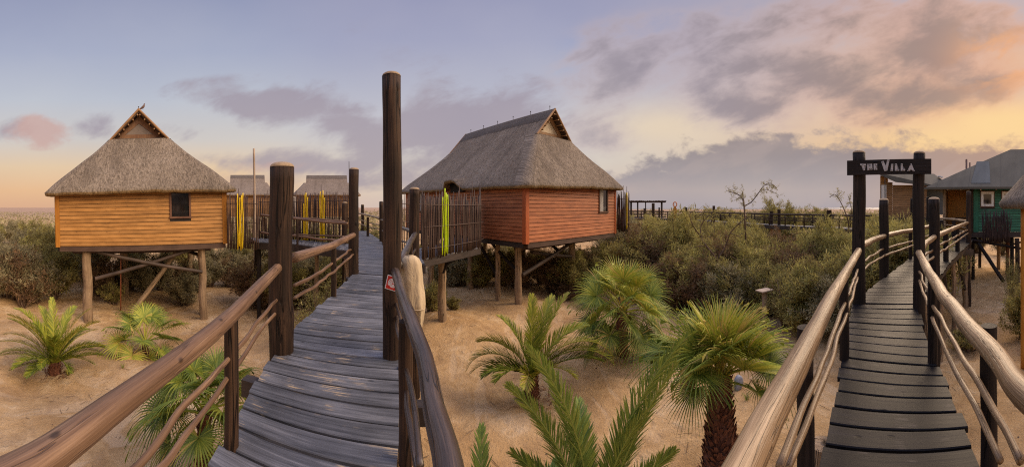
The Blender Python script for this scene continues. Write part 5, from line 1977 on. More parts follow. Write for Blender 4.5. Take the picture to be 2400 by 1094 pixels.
def feather_frond(parent, base, azm, elev, length, droop, mat, nl=46, ll=.42, lw=.016, tone=.5, twist=0.0, vee=.55, name='frond'):
    """arching rachis with leaflets on both sides"""
    L = Leaves()
    hd = Vector((math.cos(azm), math.sin(azm), 0))
    up = Vector((0, 0, 1))
    pts = []
    p = Vector(base)
    e = elev
    n = 28
    ds = length / n
    for i in range(n + 1):
        pts.append(p.copy())
        p = p + (hd * math.cos(e) + up * math.sin(e)) * ds
        e -= droop / n * (0.5 + 1.4 * (i / n))
    np_tube(L, pts, [.018 * (1 - .85 * i / n) + .002 for i in range(n + 1)], min(1, tone + .25), 5)
    side00 = Vector((-hd.y, hd.x, 0))
    for k in range(nl):
        t = .10 + .90 * (k + .5) / nl
        fi = t * n
        i = min(int(fi), n - 1)
        pp_ = pts[i].lerp(pts[i + 1], fi - i)
        d = (pts[i + 1] - pts[i]).normalized()
        n0 = d.cross(side00).normalized()
        tw_ = twist * min(1, t * 2.5)
        side0 = side00 * math.cos(tw_) + n0 * math.sin(tw_)
        nrm = n0 * math.cos(tw_) - side00 * math.sin(tw_)
        prof = (math.sin(math.pi * min(1, .12 + t * .86)) ** .55) * (1 if t > .2 else .55 + t * 2)
        for sg_ in (-1, 1):
            ln = ll * prof * random.uniform(.88, 1.1)
            fa = math.radians(46 - 22 * t + random.uniform(-7, 7))      # forward sweep
            v_ = vee + random.uniform(-.25, .25)
            out = (side0 * sg_ * math.cos(v_) + nrm * math.sin(v_))
            dr_ = (out * math.cos(math.pi / 2 - fa) + d * math.sin(math.pi / 2 - fa)).normalized() if False else (out * math.sin(fa) + d * math.cos(fa)).normalized()
            w = lw * random.uniform(.85, 1.15)
            wd = dr_.cross(nrm).normalized()
            tt = tone + random.uniform(-.2, .2) + .12 * t
            if random.random() < .05: tt = 1.0; ln *= .7
            sag = random.uniform(.03, .12) * ln
            a0 = pp_; a1 = pp_ + dr_ * ln * .4; a2 = pp_ + dr_ * ln * .75 - up * sag * .4; a3 = pp_ + dr_ * ln - up * sag
            L.strip([a0 - wd * w * .5, a1 - wd * w, a2 - wd * w * .7, a3 - wd * .001], [a0 + wd * w * .5, a1 + wd * w, a2 + wd * w * .7, a3 + wd * .001], tt)
    return L.build(name, mat, parent)


def fan_leaf(parent, base, azm, elev, pet, R, mat, nseg=34, span=300, tone=.5, droop=.3, cup=.25, tilt=None, name='fan_leaf', dead=False):
    L = Leaves()
    hd = Vector((math.cos(azm), math.sin(azm), 0)); up = Vector((0, 0, 1))
    d = hd * math.cos(elev) + up * math.sin(elev)
    side = Vector((-hd.y, hd.x, 0))
    pts = []
    e = elev
    p = Vector(base)
    for i in range(7):
        pts.append(p.copy())
        p = p + (hd * math.cos(e) + up * math.sin(e)) * pet / 6
        e -= .06 + droop * .08
    np_tube(L, pts, [.022 - .011 * i / 6 for i in range(7)], min(1, tone + .22), 5)
    hub = pts[-1]
    d = (hd * math.cos(e) + up * math.sin(e)).normalized()
    if tilt is not None:
        e2 = e + tilt
        d = (hd * math.cos(e2) + up * math.sin(e2)).normalized()
    nrm = side.cross(d).normalized()
    if nrm.z < 0: nrm = -nrm
    roll_ = random.uniform(.2, .95) * random.choice((-1, 1)) if elev < 1.1 else random.uniform(-.3, .3)
    side_, nrm = side * math.cos(roll_) + nrm * math.sin(roll_), nrm * math.cos(roll_) - side * math.sin(roll_)
    half = math.radians(span / 2)
    da = 2 * half / nseg
    for k in range(nseg):
        a = -half + da * (k + .5)
        rr_ = R * (1 - .30 * (abs(a) / half) ** 2) * random.uniform(.93, 1.05)
        def pt(ang, r_, lift=0.0):
            dirv = d * math.cos(ang) + side_ * math.sin(ang)
            t = r_ / R
            return hub + dirv * r_ + nrm * (cup * r_ * (1 - .6 * t) + lift) - up * droop * r_ * t * t * .8
        tt = tone + random.uniform(-.2, .2)
        if random.random() < .04: tt = 1.0
        js = [.02, .22, .40, .60, .82, 1.0]
        wf = [1, 1, .90, .58, .30, .03]
        split = da / 2
        left, right, mid = [], [], []
        for j, w in zip(js, wf):
            r_ = rr_ * j
            hw = split * w * (1 if j <= .4 else .4 / j)
            left.append(pt(a - hw, r_)); right.append(pt(a + hw, r_)); mid.append(pt(a, r_, .012 * R * (1.2 if j < .8 else .6)))
        if random.random() < .35:      # bent tip
            for q in (left, right, mid):
                q[-1] = q[-1] - up * R * random.uniform(.05, .16); q[-2] = q[-2] - up * R * .02
        L.strip(left, right, tt, mid)
    return L.build(name, mat, parent)


def shaggy_trunk(parent, h, r0, r1, n=140, spike=.16, mat='trunk'):
    mb = MB()
    m_ = 14
    mb.tube([Vector((.02 * math.sin(i), .02 * math.cos(i * 1.2), -.25 + (h + .25) * i / m_)) for i in range(m_ + 1)], [r0 + (r1 - r0) * i / m_ for i in range(m_ + 1)], 20, rough=.18, sub=2)
    for k in range(n):
        t = k / n
        z = h * t
        a = k * 2.39996 + random.uniform(-.2, .2)
        r_ = r0 + (r1 - r0) * t
        hd = Vector((math.cos(a), math.sin(a), 0)); sd = Vector((-hd.y, hd.x, 0))
        w = r_ * random.uniform(.16, .30)
        s_ = spike * random.uniform(.7, 1.2)
        b = hd * r_ * .93 + Vector((0, 0, z))
        tip = b + hd * s_ * .40 + Vector((0, 0, s_ * random.uniform(.5, .95)))
        mb.add([b - sd * w, b + sd * w, tip + sd * w * .35, tip - sd * w * .35, b + hd * .035 + Vector((0, 0, s_ * .1)), tip + hd * .01],
               [(0, 1, 4), (1, 2, 5, 4), (4, 5, 3, 0), (2, 3, 5)], [(k, 0, 0), (k + .1, 0, 0), (k + .1, 0, s_), (k, 0, s_), (k, .1, 0), (k, .1, s_)])
    tr_ = mb.build('trunk', M[mat], parent, False)
    L = Leaves()
    for k in range(46):
        a = random.uniform(0, 6.28); r_ = r0 + random.uniform(0, .42); ln = random.uniform(.08, .34); b2_ = random.uniform(0, 6.28)
        p = Vector((math.cos(a) * r_, math.sin(a) * r_, 0))
        wz = gz(parent.location.x + p.x, parent.location.y + p.y) - parent.location.z
        p.z = wz + .01
        dd = Vector((math.cos(b2_), math.sin(b2_), random.uniform(-.02, .35))) * ln
        s2 = Vector((-dd.y, dd.x, 0)).normalized() * random.uniform(.006, .016)
        L.strip([p - s2, p + dd * .5 - s2 + Vector((0, 0, .03)), p + dd - s2 * .2], [p + s2, p + dd * .5 + s2 + Vector((0, 0, .03)), p + dd + s2 * .2], random.random())
    L.build('dead_leaves', M['drystalk'], parent)
    return tr_


def palm_base(px, d, label, cat, name, group=None):
    p = PD(px, d)
    return empty(name, (p.x, p.y, gz(p.x, p.y)), label, cat, group)


def view_az(px):
    """world heading angle pointing to the viewer's right at bearing px"""
    th = (px - 1200) / F
    return -th          # angle of the 'right' direction from +x


# --- left feather palm: many arching fronds
def feather_palm(px, d, label, fronds, trunk_h, tr0, tr1, mat='frond', ll=.42, lw=.016, nl=46, spikes=60, tone=.5, group=None):
    o = palm_base(px, d, label, 'palm', 'feather_palm', group)
    shaggy_trunk(o, trunk_h, tr0, tr1, spikes, .14)
    va = view_az(px)
    for fr_ in fronds:
        az_, el_, ln, dr_, tn = fr_[:5]
        tw_ = math.radians(fr_[5]) if len(fr_) > 5 else random.uniform(-.45, .45)
        feather_frond(o, (0, 0, trunk_h - .03), va + math.radians(az_), math.radians(el_), ln, math.radians(dr_), M[mat], nl=nl, ll=ll, lw=lw, tone=tone + tn, twist=tw_, vee=.3 if abs(tw_) > .6 else .5)
    return o


# azimuth: 0 = to the viewer's right, 90 = away, 180 = left, 270 = toward the viewer
feather_palm(128, 10.8, 'bushy feather palm at the left edge below the ochre house', [
    (0, 38, 1.75, 50, .1), (12, 55, 1.8, 50, .15), (176, 66, 2.2, 48, .2, 40), (168, 50, 2.0, 60, .1, 25), (5, 64, 2.0, 52, .2, -40), (10, 30, 1.6, 50, 0, -20), (110, 66, 2.2, 55, .1), (186, 34, 1.9, 55, .1, 15), (354, 46, 1.8, 60, .1, -25), (265, 72, 1.7, 55, .1), (352, 22, 1.6, 25, 0), (20, 70, 2.1, 42, .2), (60, 70, 2.2, 60, .12), (95, 76, 2.2, 45, .1), (150, 70, 2.3, 60, .12),
    (170, 60, 2.1, 45, .15), (180, 42, 1.95, 50, .1), (188, 25, 1.8, 35, 0), (200, 12, 1.5, 30, -.15), (215, 35, 1.6, 60, 0), (250, 45, 1.4, 60, .05), (290, 40, 1.4, 60, 0), (325, 35, 1.5, 50, .05), (120, 50, 1.9, 55, 0), (45, 45, 1.9, 55, 0), (270, 65, 1.7, 50, .15), (230, 20, 1.3, 40, -.1), (310, 65, 2.0, 40, .15)],
    .38, .20, .16, ll=.40, lw=.012, nl=84)
feather_palm(1246, 8.3, 'arching feather palm in the middle below the red house', [
    (180, 54, 2.0, 110, .08, 12), (174, 66, 1.75, 78, .1, 45), (188, 44, 1.7, 85, -.05, 20), (150, 76, 1.75, 50, .1), (60, 75, 2.15, 40, .2), (38, 72, 2.3, 35, .22), (90, 82, 2.0, 25, .15), (10, 48, 2.1, 80, .05, -20), (0, 60, 2.6, 112, .1, -12), (352, 52, 2.4, 95, 0, -15),
    (350, 40, 1.9, 55, -.05), (330, 50, 1.3, 80, .1), (300, 55, 1.1, 80, .1), (260, 50, .95, 80, .25), (220, 50, 1.2, 80, .05), (195, 40, 1.3, 70, 0), (20, 62, 2.0, 60, .1)],
    .52, .17, .12, ll=.44, lw=.012, nl=88, spikes=80)
feather_palm(1385, 3.9, 'near feather palm rising from the bottom edge between the red house and the shaggy trunk', [
    (180, 90, 2.55, 40, .12, 72), (176, 80, 2.15, 42, .1, 78), (160, 82, 2.3, 22, .05, 65), (0, 80, 2.75, 34, .08, -75), (4, 72, 2.35, 18, .15, -70), (345, 62, 1.6, 20, .02, -70), (355, 80, 1.75, 24, .1, -60), (200, 66, 1.6, 24, -.05, 70),
    (100, 60, 1.6, 30, 0), (330, 60, 1.45, 40, .05), (215, 60, 1.3, 40, 0)],
    .72, .17, .12, mat='frond_blue', ll=.34, lw=.0085, nl=120, spikes=40, tone=.42)
feather_palm(1128, 3.4, 'dark feather palm whose tips show at the bottom edge left of the near palm', [
    (170, 70, 1.9, 45, 0), (185, 60, 1.8, 50, -.1), (10, 68, 1.9, 45, 0), (350, 60, 1.6, 40, -.1), (90, 75, 1.9, 30, 0), (40, 60, 1.8, 40, 0)],
    .3, .12, .1, mat='frond_blue', ll=.34, lw=.012, nl=60, spikes=20, tone=.35)


def fan_palm(px, d, label, leaves, trunk_h, tr0, tr1, R=.62, pet=.6, mat='fan', spikes=60, spike=.14, tone=.5, nseg=36, group=None, trmat='trunk'):
    o = palm_base(px, d, label, 'palm', 'fan_palm', group)
    shaggy_trunk(o, trunk_h, tr0, tr1, spikes, spike, trmat)
    va = view_az(px)
    for lf in leaves:
        az_, el_, pl, rr_, tn = lf[:5]
        dr_ = lf[5] if len(lf) > 5 else .3
        fan_leaf(o, (0, 0, trunk_h - .04 + random.uniform(-.05, .05)), va + math.radians(az_), math.radians(el_), pet * pl, R * rr_, M[mat], tone=tone + tn, droop=dr_, nseg=nseg)
    return o


fan_palm(340, 12.2, 'small fan palm with yellowing lower leaves below the ochre house', [
    (95, 78, 1.1, 1.2, .25), (80, 72, 1.3, 1.1, .3), (45, 62, 1.2, 1.0, .15), (12, 36, 1.5, 1.0, .15), (355, 20, 1.2, .8, 0), (150, 55, 1.2, 1.0, .05), (178, 40, 1.25, 1.05, .0), (60, 75, 1.2, 1.0, .1), (170, 62, 1.1, 1.0, .05), (8, 55, 1.2, 1.0, .1), (200, 30, 1.0, .9, .1), (330, 40, .9, .9, .05), (340, -5, .9, .8, .0), (110, 82, 1.0, 1.0, .15),
    (190, 12, 1.2, 1.15, .38), (230, -5, .9, 1.15, .36), (285, -22, .7, 1.1, .33), (310, 5, .9, .9, .1), (260, 35, .7, .9, .05), (120, 50, 1.1, 1.0, .0)],
    .42, .12, .09, R=.72, pet=.80, spikes=40, nseg=30, tone=.42)
lv = []
for k in range(36):
    el = 88 - k * 3.4
    lv.append((k * 137.5 % 360, el, 1.0 + .2 * random.random(), random.uniform(.9, 1.15), .28 - k * .012 + random.uniform(-.05, .1), .12 + k * .008))
fan_palm(1458, 10.4, 'dense bushy fan palm standing at the right front of the red house', lv, 1.35, .20, .14, R=.80, pet=.95, spikes=90, nseg=40)
lv = []
for k in range(23):
    el = 94 - k * 2.8
    lv.append((k * 137.5 % 360, el, 1.0, random.uniform(.95, 1.2), .30 - k * .012 + random.uniform(-.05, .08), .02 + k * .005))
lv += [(178, 30, 1.5, .95, -.05, .3), (186, 42, 1.2, .95, 0, .3), (2, 20, 1.3, .85, -.05, .35), (350, 2, 1.0, .7, -.1, .5), (215, 8, .8, .7, -.1, .5)]
fan_palm(1688, 5.45, 'tall fan palm with thick shaggy red-brown trunk near the dark walkway', lv, 1.80, .30, .13, R=.76, pet=.62, mat='fan', spikes=420, spike=.17, nseg=46)
lv = []
for k in range(26):
    el = 85 - k * 4.2
    lv.append((k * 137.5 % 360, el, 1.0 + .15 * random.random(), random.uniform(.85, 1.1), .08 - k * .010 + random.uniform(-.06, .1), .3 + k * .015))
fan_palm(480, 5.9, 'dark fan palm growing under the brown handrail beside the grey walkway', lv, 1.38, .17, .13, R=.72, pet=.70, spikes=60, nseg=40)


# ------------------------------------------------------------------ bushes
def bush_proto(seed, R, H, n_sprig, mat, twigs=26, sparse=0.0, droop=.0, sprig=.2, up_bias=.5):
    """returns (crown mesh, branch mesh)"""
    rg = np.random.default_rng(seed)
    rnd = random.Random(seed)
    mb = MB()
    tips = []
    for k in range(twigs):
        a = rnd.uniform(0, 2 * math.pi)
        sp_ = rnd.uniform(.15, 1.0)
        end = Vector((math.cos(a) * R * sp_ * .85, math.sin(a) * R * sp_ * .85, H * rnd.uniform(.45, .95) * math.sqrt(max(.15, 1 - .65 * sp_ * sp_))))
        p0 = Vector((rnd.uniform(-.25, .25), rnd.uniform(-.25, .25), -.15))
        pts = [p0]
        for j in range(1, 6):
            t = j / 5
            q = p0.lerp(end, t)
            q.z = p0.z + (end.z - p0.z) * t ** .8
            q += Vector((rnd.gauss(0, .12), rnd.gauss(0, .12), rnd.gauss(0, .1))) * R * .35
            pts.append(q)
        r0 = rnd.uniform(.03, .06)
        mb.tube(pts, [r0 * (1 - .8 * j / 5) for j in range(6)], 5, sub=2)
        tips += pts[2:]
        for j in range(2, 6):
            for _ in range(2):
                e_ = pts[j] + Vector((rnd.gauss(0, .35), rnd.gauss(0, .35), rnd.uniform(-.1, .6))) * R * .42
                m_ = pts[j].lerp(e_, .5) + Vector((rnd.gauss(0, .06), rnd.gauss(0, .06), rnd.gauss(0, .06))) * R
                mb.tube([pts[j], m_, e_], [r0 * .4, r0 * .25, r0 * .12], 4)
                tips += [m_, e_]
    tips = np.array([tuple(t) for t in tips])
    # clump centres at the tips; sprigs around them
    nc = len(tips)
    ci = rg.integers(0, nc, n_sprig)
    csz = rg.uniform(.12, .30, nc) * R * .55
    ctone = np.clip(rg.normal(.5, .2, nc), 0, 1)
    off = rg.normal(0, 1, (n_sprig, 3))
    off /= np.linalg.norm(off, axis=1)[:, None]
    rad = rg.uniform(0.1, 1, n_sprig) ** .5
    c = tips[ci] + off * (rad * csz[ci])[:, None]
    c[:, 2] = np.maximum(c[:, 2], .05)
    dirs = off * .8 + rg.normal(0, .5, (n_sprig, 3)) + np.array([0, 0, up_bias])
    dirs /= np.linalg.norm(dirs, axis=1)[:, None]
    ln = sprig * rg.uniform(.5, 1.3, n_sprig)
    sd = np.cross(dirs, rg.normal(0, 1, (n_sprig, 3)))
    sd /= np.linalg.norm(sd, axis=1)[:, None]
    w = sprig * .075 * rg.uniform(.7, 1.4, n_sprig)
    bend = rg.normal(0, .18, (n_sprig, 3)); bend[:, 2] -= droop
    a = c - sd * w[:, None]; b = c + sd * w[:, None]
    m1 = c + dirs * (ln * .55)[:, None]
    t_ = c + dirs * ln[:, None] + bend * ln[:, None]
    V = np.stack([a, b, m1 + sd * w[:, None] * .9, t_], 1).reshape(-1, 3)
    Fc = np.arange(n_sprig * 4).reshape(-1, 4)
    tone = np.repeat(np.clip(ctone[ci] + rg.normal(0, .12, n_sprig), 0, 1), 4)
    crown = np_mesh('crown', V, Fc, tone, M[mat])
    br = mb.build('branches', M['twig'], None, True)
    me = (crown.data, br.data)
    bpy.data.objects.remove(crown); bpy.data.objects.remove(br)
    return me


PROTO = {
    'A': bush_proto(1, 2.6, 4.4, 24000, 'bush', sprig=.24, twigs=32),
    'B': bush_proto(2, 2.3, 4.2, 17000, 'bush', sprig=.24, twigs=30),
    'C': bush_proto(3, 2.2, 4.0, 18000, 'bush_grey', sprig=.20, twigs=34),
    'D': bush_proto(4, 2.0, 3.6, 11000, 'bush_brown', sprig=.18, twigs=34),
    'E': bush_proto(5, 1.5, 2.4, 12000, 'bush_grey', sprig=.16, twigs=22),
    'S': bush_proto(6, .8, 1.1, 5000, 'bush', sprig=.13, twigs=18, up_bias=.9),
    'T': bush_proto(8, 2.2, 4.6, 5200, 'bush', sprig=.17, twigs=20),
}
HT = {'A': 4.4, 'B': 4.2, 'C': 4.0, 'D': 3.6, 'E': 2.4, 'S': 1.1, 'T': 4.6}
rb = random.Random(11)


def bush(key, x, y, h, label, group, name='tamarisk_bush', wide=None, cat='bush'):
    z = gz(x, y)
    o = empty(name, (x, y, z), label, cat, group, rot=(0, 0, rb.uniform(0, 6.28)))
    s_ = h / HT[key]
    ws = wide if wide else s_
    o.scale = (ws, ws * rb.uniform(.9, 1.1), s_)
    for nm, me in zip(('crown', 'branches'), PROTO[key]):
        c = bpy.data.objects.new(nm, me)
        COL.objects.link(c)
        c.parent = o
    return o


LOOK = {'A': 'broad olive feathery bush', 'B': 'upright olive bush', 'C': 'grey-green bush', 'D': 'dry brown bush', 'E': 'low rounded bush', 'T': 'thin twiggy bush'}


def scatter(label, group, n, px_rng, d_fn, top_py, keys, hmin=1.0, jitter=.25, hmax=6.0, clear=None):
    """label: a row phrase; zones name what each stretch of the row stands by"""
    made = 0
    for k in range(n):
        px_ = px_rng[0] + (px_rng[1] - px_rng[0]) * (k + rb.uniform(.1, .9)) / n
        d_ = d_fn(px_, k)
        p = PD(px_, d_)
        z = gz(p.x, p.y)
        tp = EYE + (HZ - (top_py(px_) if callable(top_py) else top_py)) / F * d_
        h = min(hmax, max(hmin, (tp - z) * rb.uniform(1 - jitter, 1.0)))
        key = rb.choice(keys)
        bush(key, p.x, p.y, h, LOOK[key] + ' ' + label[0] + ' ' + next(z_ for q_, z_ in label[1] if px_ < q_ or q_ >= 9999), group)
        made += 1


lerp = lambda a, b, t: a + (b - a) * t
# left thicket beside the ochre house
G1 = 'bushes of the left thicket'
ZL = [(15, 'at the left edge'), (50, 'near the left edge'), (95, 'above the bushy feather palm'), (9999, 'beside the ochre house')]
scatter(('in the front row', ZL), G1, 6, (-25, 130), lambda p, k: 18.5 + rb.uniform(0, 1.5), lambda p: 535 + rb.uniform(0, 25), 'CCAD')
scatter(('in the middle row', ZL), G1, 6, (-25, 200), lambda p, k: 25 + rb.uniform(-1, 3), 510, 'CAC')
scatter(('in the rear row', ZL), G1, 6, (-20, 200), lambda p, k: 40 + rb.uniform(-3, 6), 506, 'CA')
G2 = 'low bushes seen under the ochre house'
ZU = [(240, 'left of the ochre house stilts'), (300, 'behind the left stilts of the ochre house'), (400, 'behind the braces of the ochre house'), (500, 'behind the right stilt of the ochre house'), (9999, 'right of the ochre house stilts')]
scatter(('in the front row', ZU), G2, 11, (190, 580), lambda p, k: 21 + rb.uniform(-.7, 1.3), 590, 'EDBC', hmax=3.1)
scatter(('in the rear row', ZU), G2, 10, (190, 620), lambda p, k: 28 + rb.uniform(-2, 3), 560, 'CAB', hmax=3.3)
bush('S', *xy(PD(262, 18.5)), 1.1, 'small green bush between the two left stilts of the ochre house', None, 'small_bush')
bush('E', *xy(PD(432, 18.3)), 1.7, 'dark rounded bush on the sand behind the leaning brace of the ochre house', None, 'small_bush', wide=.95)
G3 = 'bushes below the branch deck'
ZB = [(600, 'under the small stick screen'), (650, 'left of the thickest log'), (720, 'just right of the thickest log'), (780, 'below the two yellow stick bundles'), (740, 'just right of the thickest log'), (9999, 'beside the pale-domed log')]
scatter(('low in the front row', ZB), G3, 9, (560, 850), lambda p, k: 18 + rb.uniform(-1.2, 1.2), 585, 'DEAB', hmax=3.0)
scatter(('in the rear row', ZB), G3, 9, (540, 900), lambda p, k: 27 + rb.uniform(-3, 5), 525, 'CAB', hmax=4.4)
bush('T', *xy(PD(745, 11.8)), 2.7, 'twiggy bush close behind the bright brown handrail between the two left logs', None, 'small_bush')
G4 = 'bushes below the red house'
ZR = [(1080, 'behind the lime screen support post'), (1150, 'left of the red house stilts'), (1210, 'just behind the red house corner stilts'), (1300, 'under the corner of the red house'), (9999, 'under the right end of the red house')]
scatter(('in the front row', ZR), G4, 15, (1020, 1440), lambda p, k: 20.3 + rb.uniform(-.5, 1.5), 572, 'BDAE', hmax=3.1)
scatter(('in the middle row', ZR), G4, 12, (1000, 1440), lambda p, k: 26 + rb.uniform(-1, 3), 560, 'BDC', hmax=3.3)
scatter(('in the rear row', ZR), G4, 6, (960, 1260), lambda p, k: 34 + rb.uniform(-2, 4), 560, 'CA', hmax=4)
bush('S', *xy(PD(1012, 14.3)), 1.15, 'small dark green bush left of the pale support post under the long stick screen', None, 'small_bush', wide=1.0)
bush('S', *xy(PD(1062, 15.0)), .55, 'tiny green bush right of the pale support post under the long stick screen', None, 'small_bush')
bush('D', *xy(PD(1330, 19.0)), 1.0, 'low dry brown bush on the sand behind the middle palm', None, 'small_bush', wide=.5)
# main thicket on the right
G5 = 'bushes of the big thicket'
front_d = lambda p: 16.5 if p < 1480 else lerp(15.6, 12.6, min(1, (p - 1480) / 330))
ZT = [(1510, 'right beside the red house'), (1600, 'behind the dense bushy fan palm'), (1700, 'left of the crooked bare limbs'), (1780, 'behind the palm with the shaggy trunk'),
      (1860, 'by the small pale board'), (1950, 'near the thickest pale handrail'), (2030, 'beside the left name board log'), (9999, 'seen between the name board logs')]
scatter(('in the front row', ZT), G5, 12, (1500, 1990), lambda p, k: front_d(p) + .9 + rb.uniform(0, .8), lambda p: 590 + rb.uniform(-30, 25), 'ABTDE', hmax=3.4)
scatter(('in the second row', ZT), G5, 13, (1440, 2060), lambda p, k: front_d(p) + 3.2 + rb.uniform(0, 1.2), lambda p: 540 + rb.uniform(-16, 18), 'ABATD')
scatter(('in the third row', ZT), G5, 12, (1420, 2080), lambda p, k: front_d(p) + 7 + rb.uniform(0, 2), lambda p: (500 if p < 1620 else 527) + rb.uniform(-12, 8), 'ABCDB')
scatter(('in the rear row', ZT), G5, 12, (1430, 2050), lambda p, k: 35 + rb.uniform(-2, 3) if p > 1800 else 29 + rb.uniform(-2, 2), lambda p: 498 if p < 1640 else 512, 'ABC')
scatter(('close behind the rails', [(2100, 'just right of the left name board log'), (9999, 'just left of the right name board log')]), G5, 6, (2035, 2165), lambda p, k: 13.5 + rb.uniform(0, 2), lambda p: 503 + rb.uniform(-12, 8), 'ABT')
scatter(('farther behind the rails', [(2100, 'right of the left name board log'), (9999, 'left of the right name board log')]), G5, 5, (2040, 2200), lambda p, k: 20.5 + rb.uniform(0, 2), lambda p: 508 + rb.uniform(-6, 6), 'AB')
for (px_, d_, tp_, lab_) in ((1805, 38, 468, 'tallest olive bush of the thicket, right behind the tall sparse twiggy tree'), (1850, 37, 476, 'tall pale olive bush right of the tallest bush in the thicket'),
                             (1655, 21, 490, 'tall twiggy olive bush above the crooked bare limbs'), (1590, 20, 494, 'tall olive bush between the far pergola and the fan palm'), (1930, 17.5, 512, 'tall loose olive bush left of the left name board log')):
    p_ = PD(px_, d_)
    bush('B' if px_ != 1655 else 'T', p_.x, p_.y, EYE + (HZ - tp_) / F * d_ - gz(p_.x, p_.y), lab_, None, wide=.85)
for (px_, d_, tp_, key_, lab_) in ((1842, 12.9, 640, 'T', 'thin twiggy bush nearest the small pale board, at the thicket front'), (1885, 12.2, 618, 'B', 'loose olive bush at the thicket front, left of the thickest pale handrail'),
                                   (1935, 12.6, 590, 'A', 'broad olive bush reaching the thickest pale handrail'), (1960, 11.6, 640, 'C', 'low grey-green bush just behind the thickest pale handrail')):
    p_ = PD(px_, d_)
    bush(key_, p_.x, p_.y, EYE + (HZ - tp_) / F * d_ - gz(p_.x, p_.y), lab_, None, wide=.55)
bush('D', *xy(PD(1490, 19.5)), 4.3, 'reddish brown dry bush right beside the red house', None, wide=.8)
bush('D', *xy(PD(1900, 13.4)), 2.6, 'dry brown bush low at the right front of the big thicket', None, wide=.8)
G6 = 'distant bushes behind the big thicket'
ZD = [(1640, 'right of the far pergola'), (1720, 'left of the tall sparse twiggy tree'), (1800, 'behind the tall sparse twiggy tree'), (1900, 'behind the tall posts of the far boardwalk'), (2000, 'left of the left name board log'), (9999, 'between the name board logs')]
scatter(('beyond the far boardwalk', ZD), G6, 14, (1560, 2200), lambda p, k: 46 + rb.uniform(-3, 6), lambda p: 484 + rb.uniform(-6, 6), 'ACB', hmax=6.2)
scatter(('on the horizon', ZD), G6, 14, (1560, 2150), lambda p, k: 66 + rb.uniform(-4, 10), lambda p: 490, 'AC', hmax=5.2)
# right corner
bush('S', *xy(PD(2268, 10.9)), .85, 'small green bush on the sand right of the dark walkway', None, 'small_bush', wide=.8)
bush('B', *xy(PD(2398, 12.0)), 1.9, 'dark green bush at the right edge beside the orange pole', None, 'small_bush', wide=.42)
bush('T', *xy(PD(2372, 16.0)), 2.3, 'thin twiggy grey-green bush in front of the green house stilts', None, 'small_bush', wide=.35)
for (px_, d_, lab) in ((2225, 33, 'left'), (2290, 36, 'middle'), (2350, 34, 'right')):
    bush('C', *xy(PD(px_, d_)), 3.2, {'left': 'grey bush seen far under the landing left of the green house', 'middle': 'grey bush seen far under the middle of the green house', 'right': 'grey bush seen far behind the green house stilts'}[lab], None)

# leafless branching tree standing above the thicket
def bare_tree(label, px, d, segs, leafy, name='sparse_tree'):
    b = PD(px, d)
    o = empty(name, (b.x, b.y, gz(b.x, b.y)), label, 'tree')
    th = (px - 1200) / F
    R_ = Vector((math.cos(th), -math.sin(th), 0)); Fd = Vector((math.sin(th), math.cos(th), 0))
    mb = MB()
    L = Leaves()
    rnd = random.Random(px)
    for k, (pts, r0) in enumerate(segs):
        pp2 = []
        for i, (x, y) in enumerate(pts):
            z = EYE + (HZ - y) / F * d - o.location.z
            pp2.append(R_ * ((x - px) / F * d) + Vector((0, 0, z)) + Fd * (.25 * math.sin(i * 1.3 + k)))
        mb.tube(pp2, [r0 * (1 - .75 * i / (len(pp2) - 1)) for i in range(len(pp2))], 6, sub=3)
        for i in range(len(pp2) - 1):
            for _ in range(leafy):
                q = pp2[i].lerp(pp2[i + 1], rnd.random())
                dv = Vector((rnd.gauss(0, 1), rnd.gauss(0, 1), rnd.gauss(.2, 1))).normalized()
                e = q + dv * rnd.uniform(.1, .35)
                np_tube(L, [q, e], [.004, .003], .1, 3)
                if i >= 1 or len(pp2) < 5:
                    for __ in range(7):
                        c = q.lerp(e, rnd.uniform(.3, 1.1)) + Vector((rnd.gauss(0, .03), rnd.gauss(0, .03), rnd.gauss(0, .03)))
                        dd = Vector((rnd.gauss(0, 1), rnd.gauss(0, 1), rnd.gauss(0, 1))).normalized() * rnd.uniform(.06, .14)
                        s2 = dd.cross(Vector((rnd.random(), rnd.random(), rnd.random()))).normalized() * .009
                        L.strip([c - s2, c + dd * .5 - s2, c + dd], [c + s2, c + dd * .5 + s2, c + dd * 1.01], rnd.uniform(.2, .7))
    mb.build('branches', M['twig'], o, True)
    L.build('crown', M['bush'], o)
    return o


bare_tree('tall sparse twiggy tree reaching above the thicket against the sea sky', 1745, 17.5,
          [([(1745, 700), (1744, 640), (1748, 580), (1746, 520), (1744, 483), (1738, 462), (1722, 452), (1708, 449)], .07),
           ([(1744, 483), (1760, 474), (1772, 460), (1782, 446), (1792, 434), (1806, 428), (1822, 440)], .035),
           ([(1744, 483), (1743, 468), (1740, 452), (1744, 442)], .02),
           ([(1782, 446), (1800, 446), (1816, 452), (1828, 458)], .018), ([(1792, 434), (1810, 433), (1824, 446)], .015), ([(1738, 462), (1728, 466), (1718, 470)], .010), ([(1722, 452), (1716, 444), (1706, 446)], .008)], 5)
bare_tree('sparse arching twig tree left of the left name board log', 1975, 17.0,
          [([(1975, 700), (1982, 620), (1988, 560), (1988, 520), (1978, 490), (1966, 466), (1956, 455), (1944, 462)], .05),
           ([(1988, 520), (1996, 500), (1993, 478), (1988, 460)], .03), ([(1966, 466), (1962, 452), (1968, 446)], .010), ([(1978, 490), (1990, 478), (1992, 462)], .010)], 4)
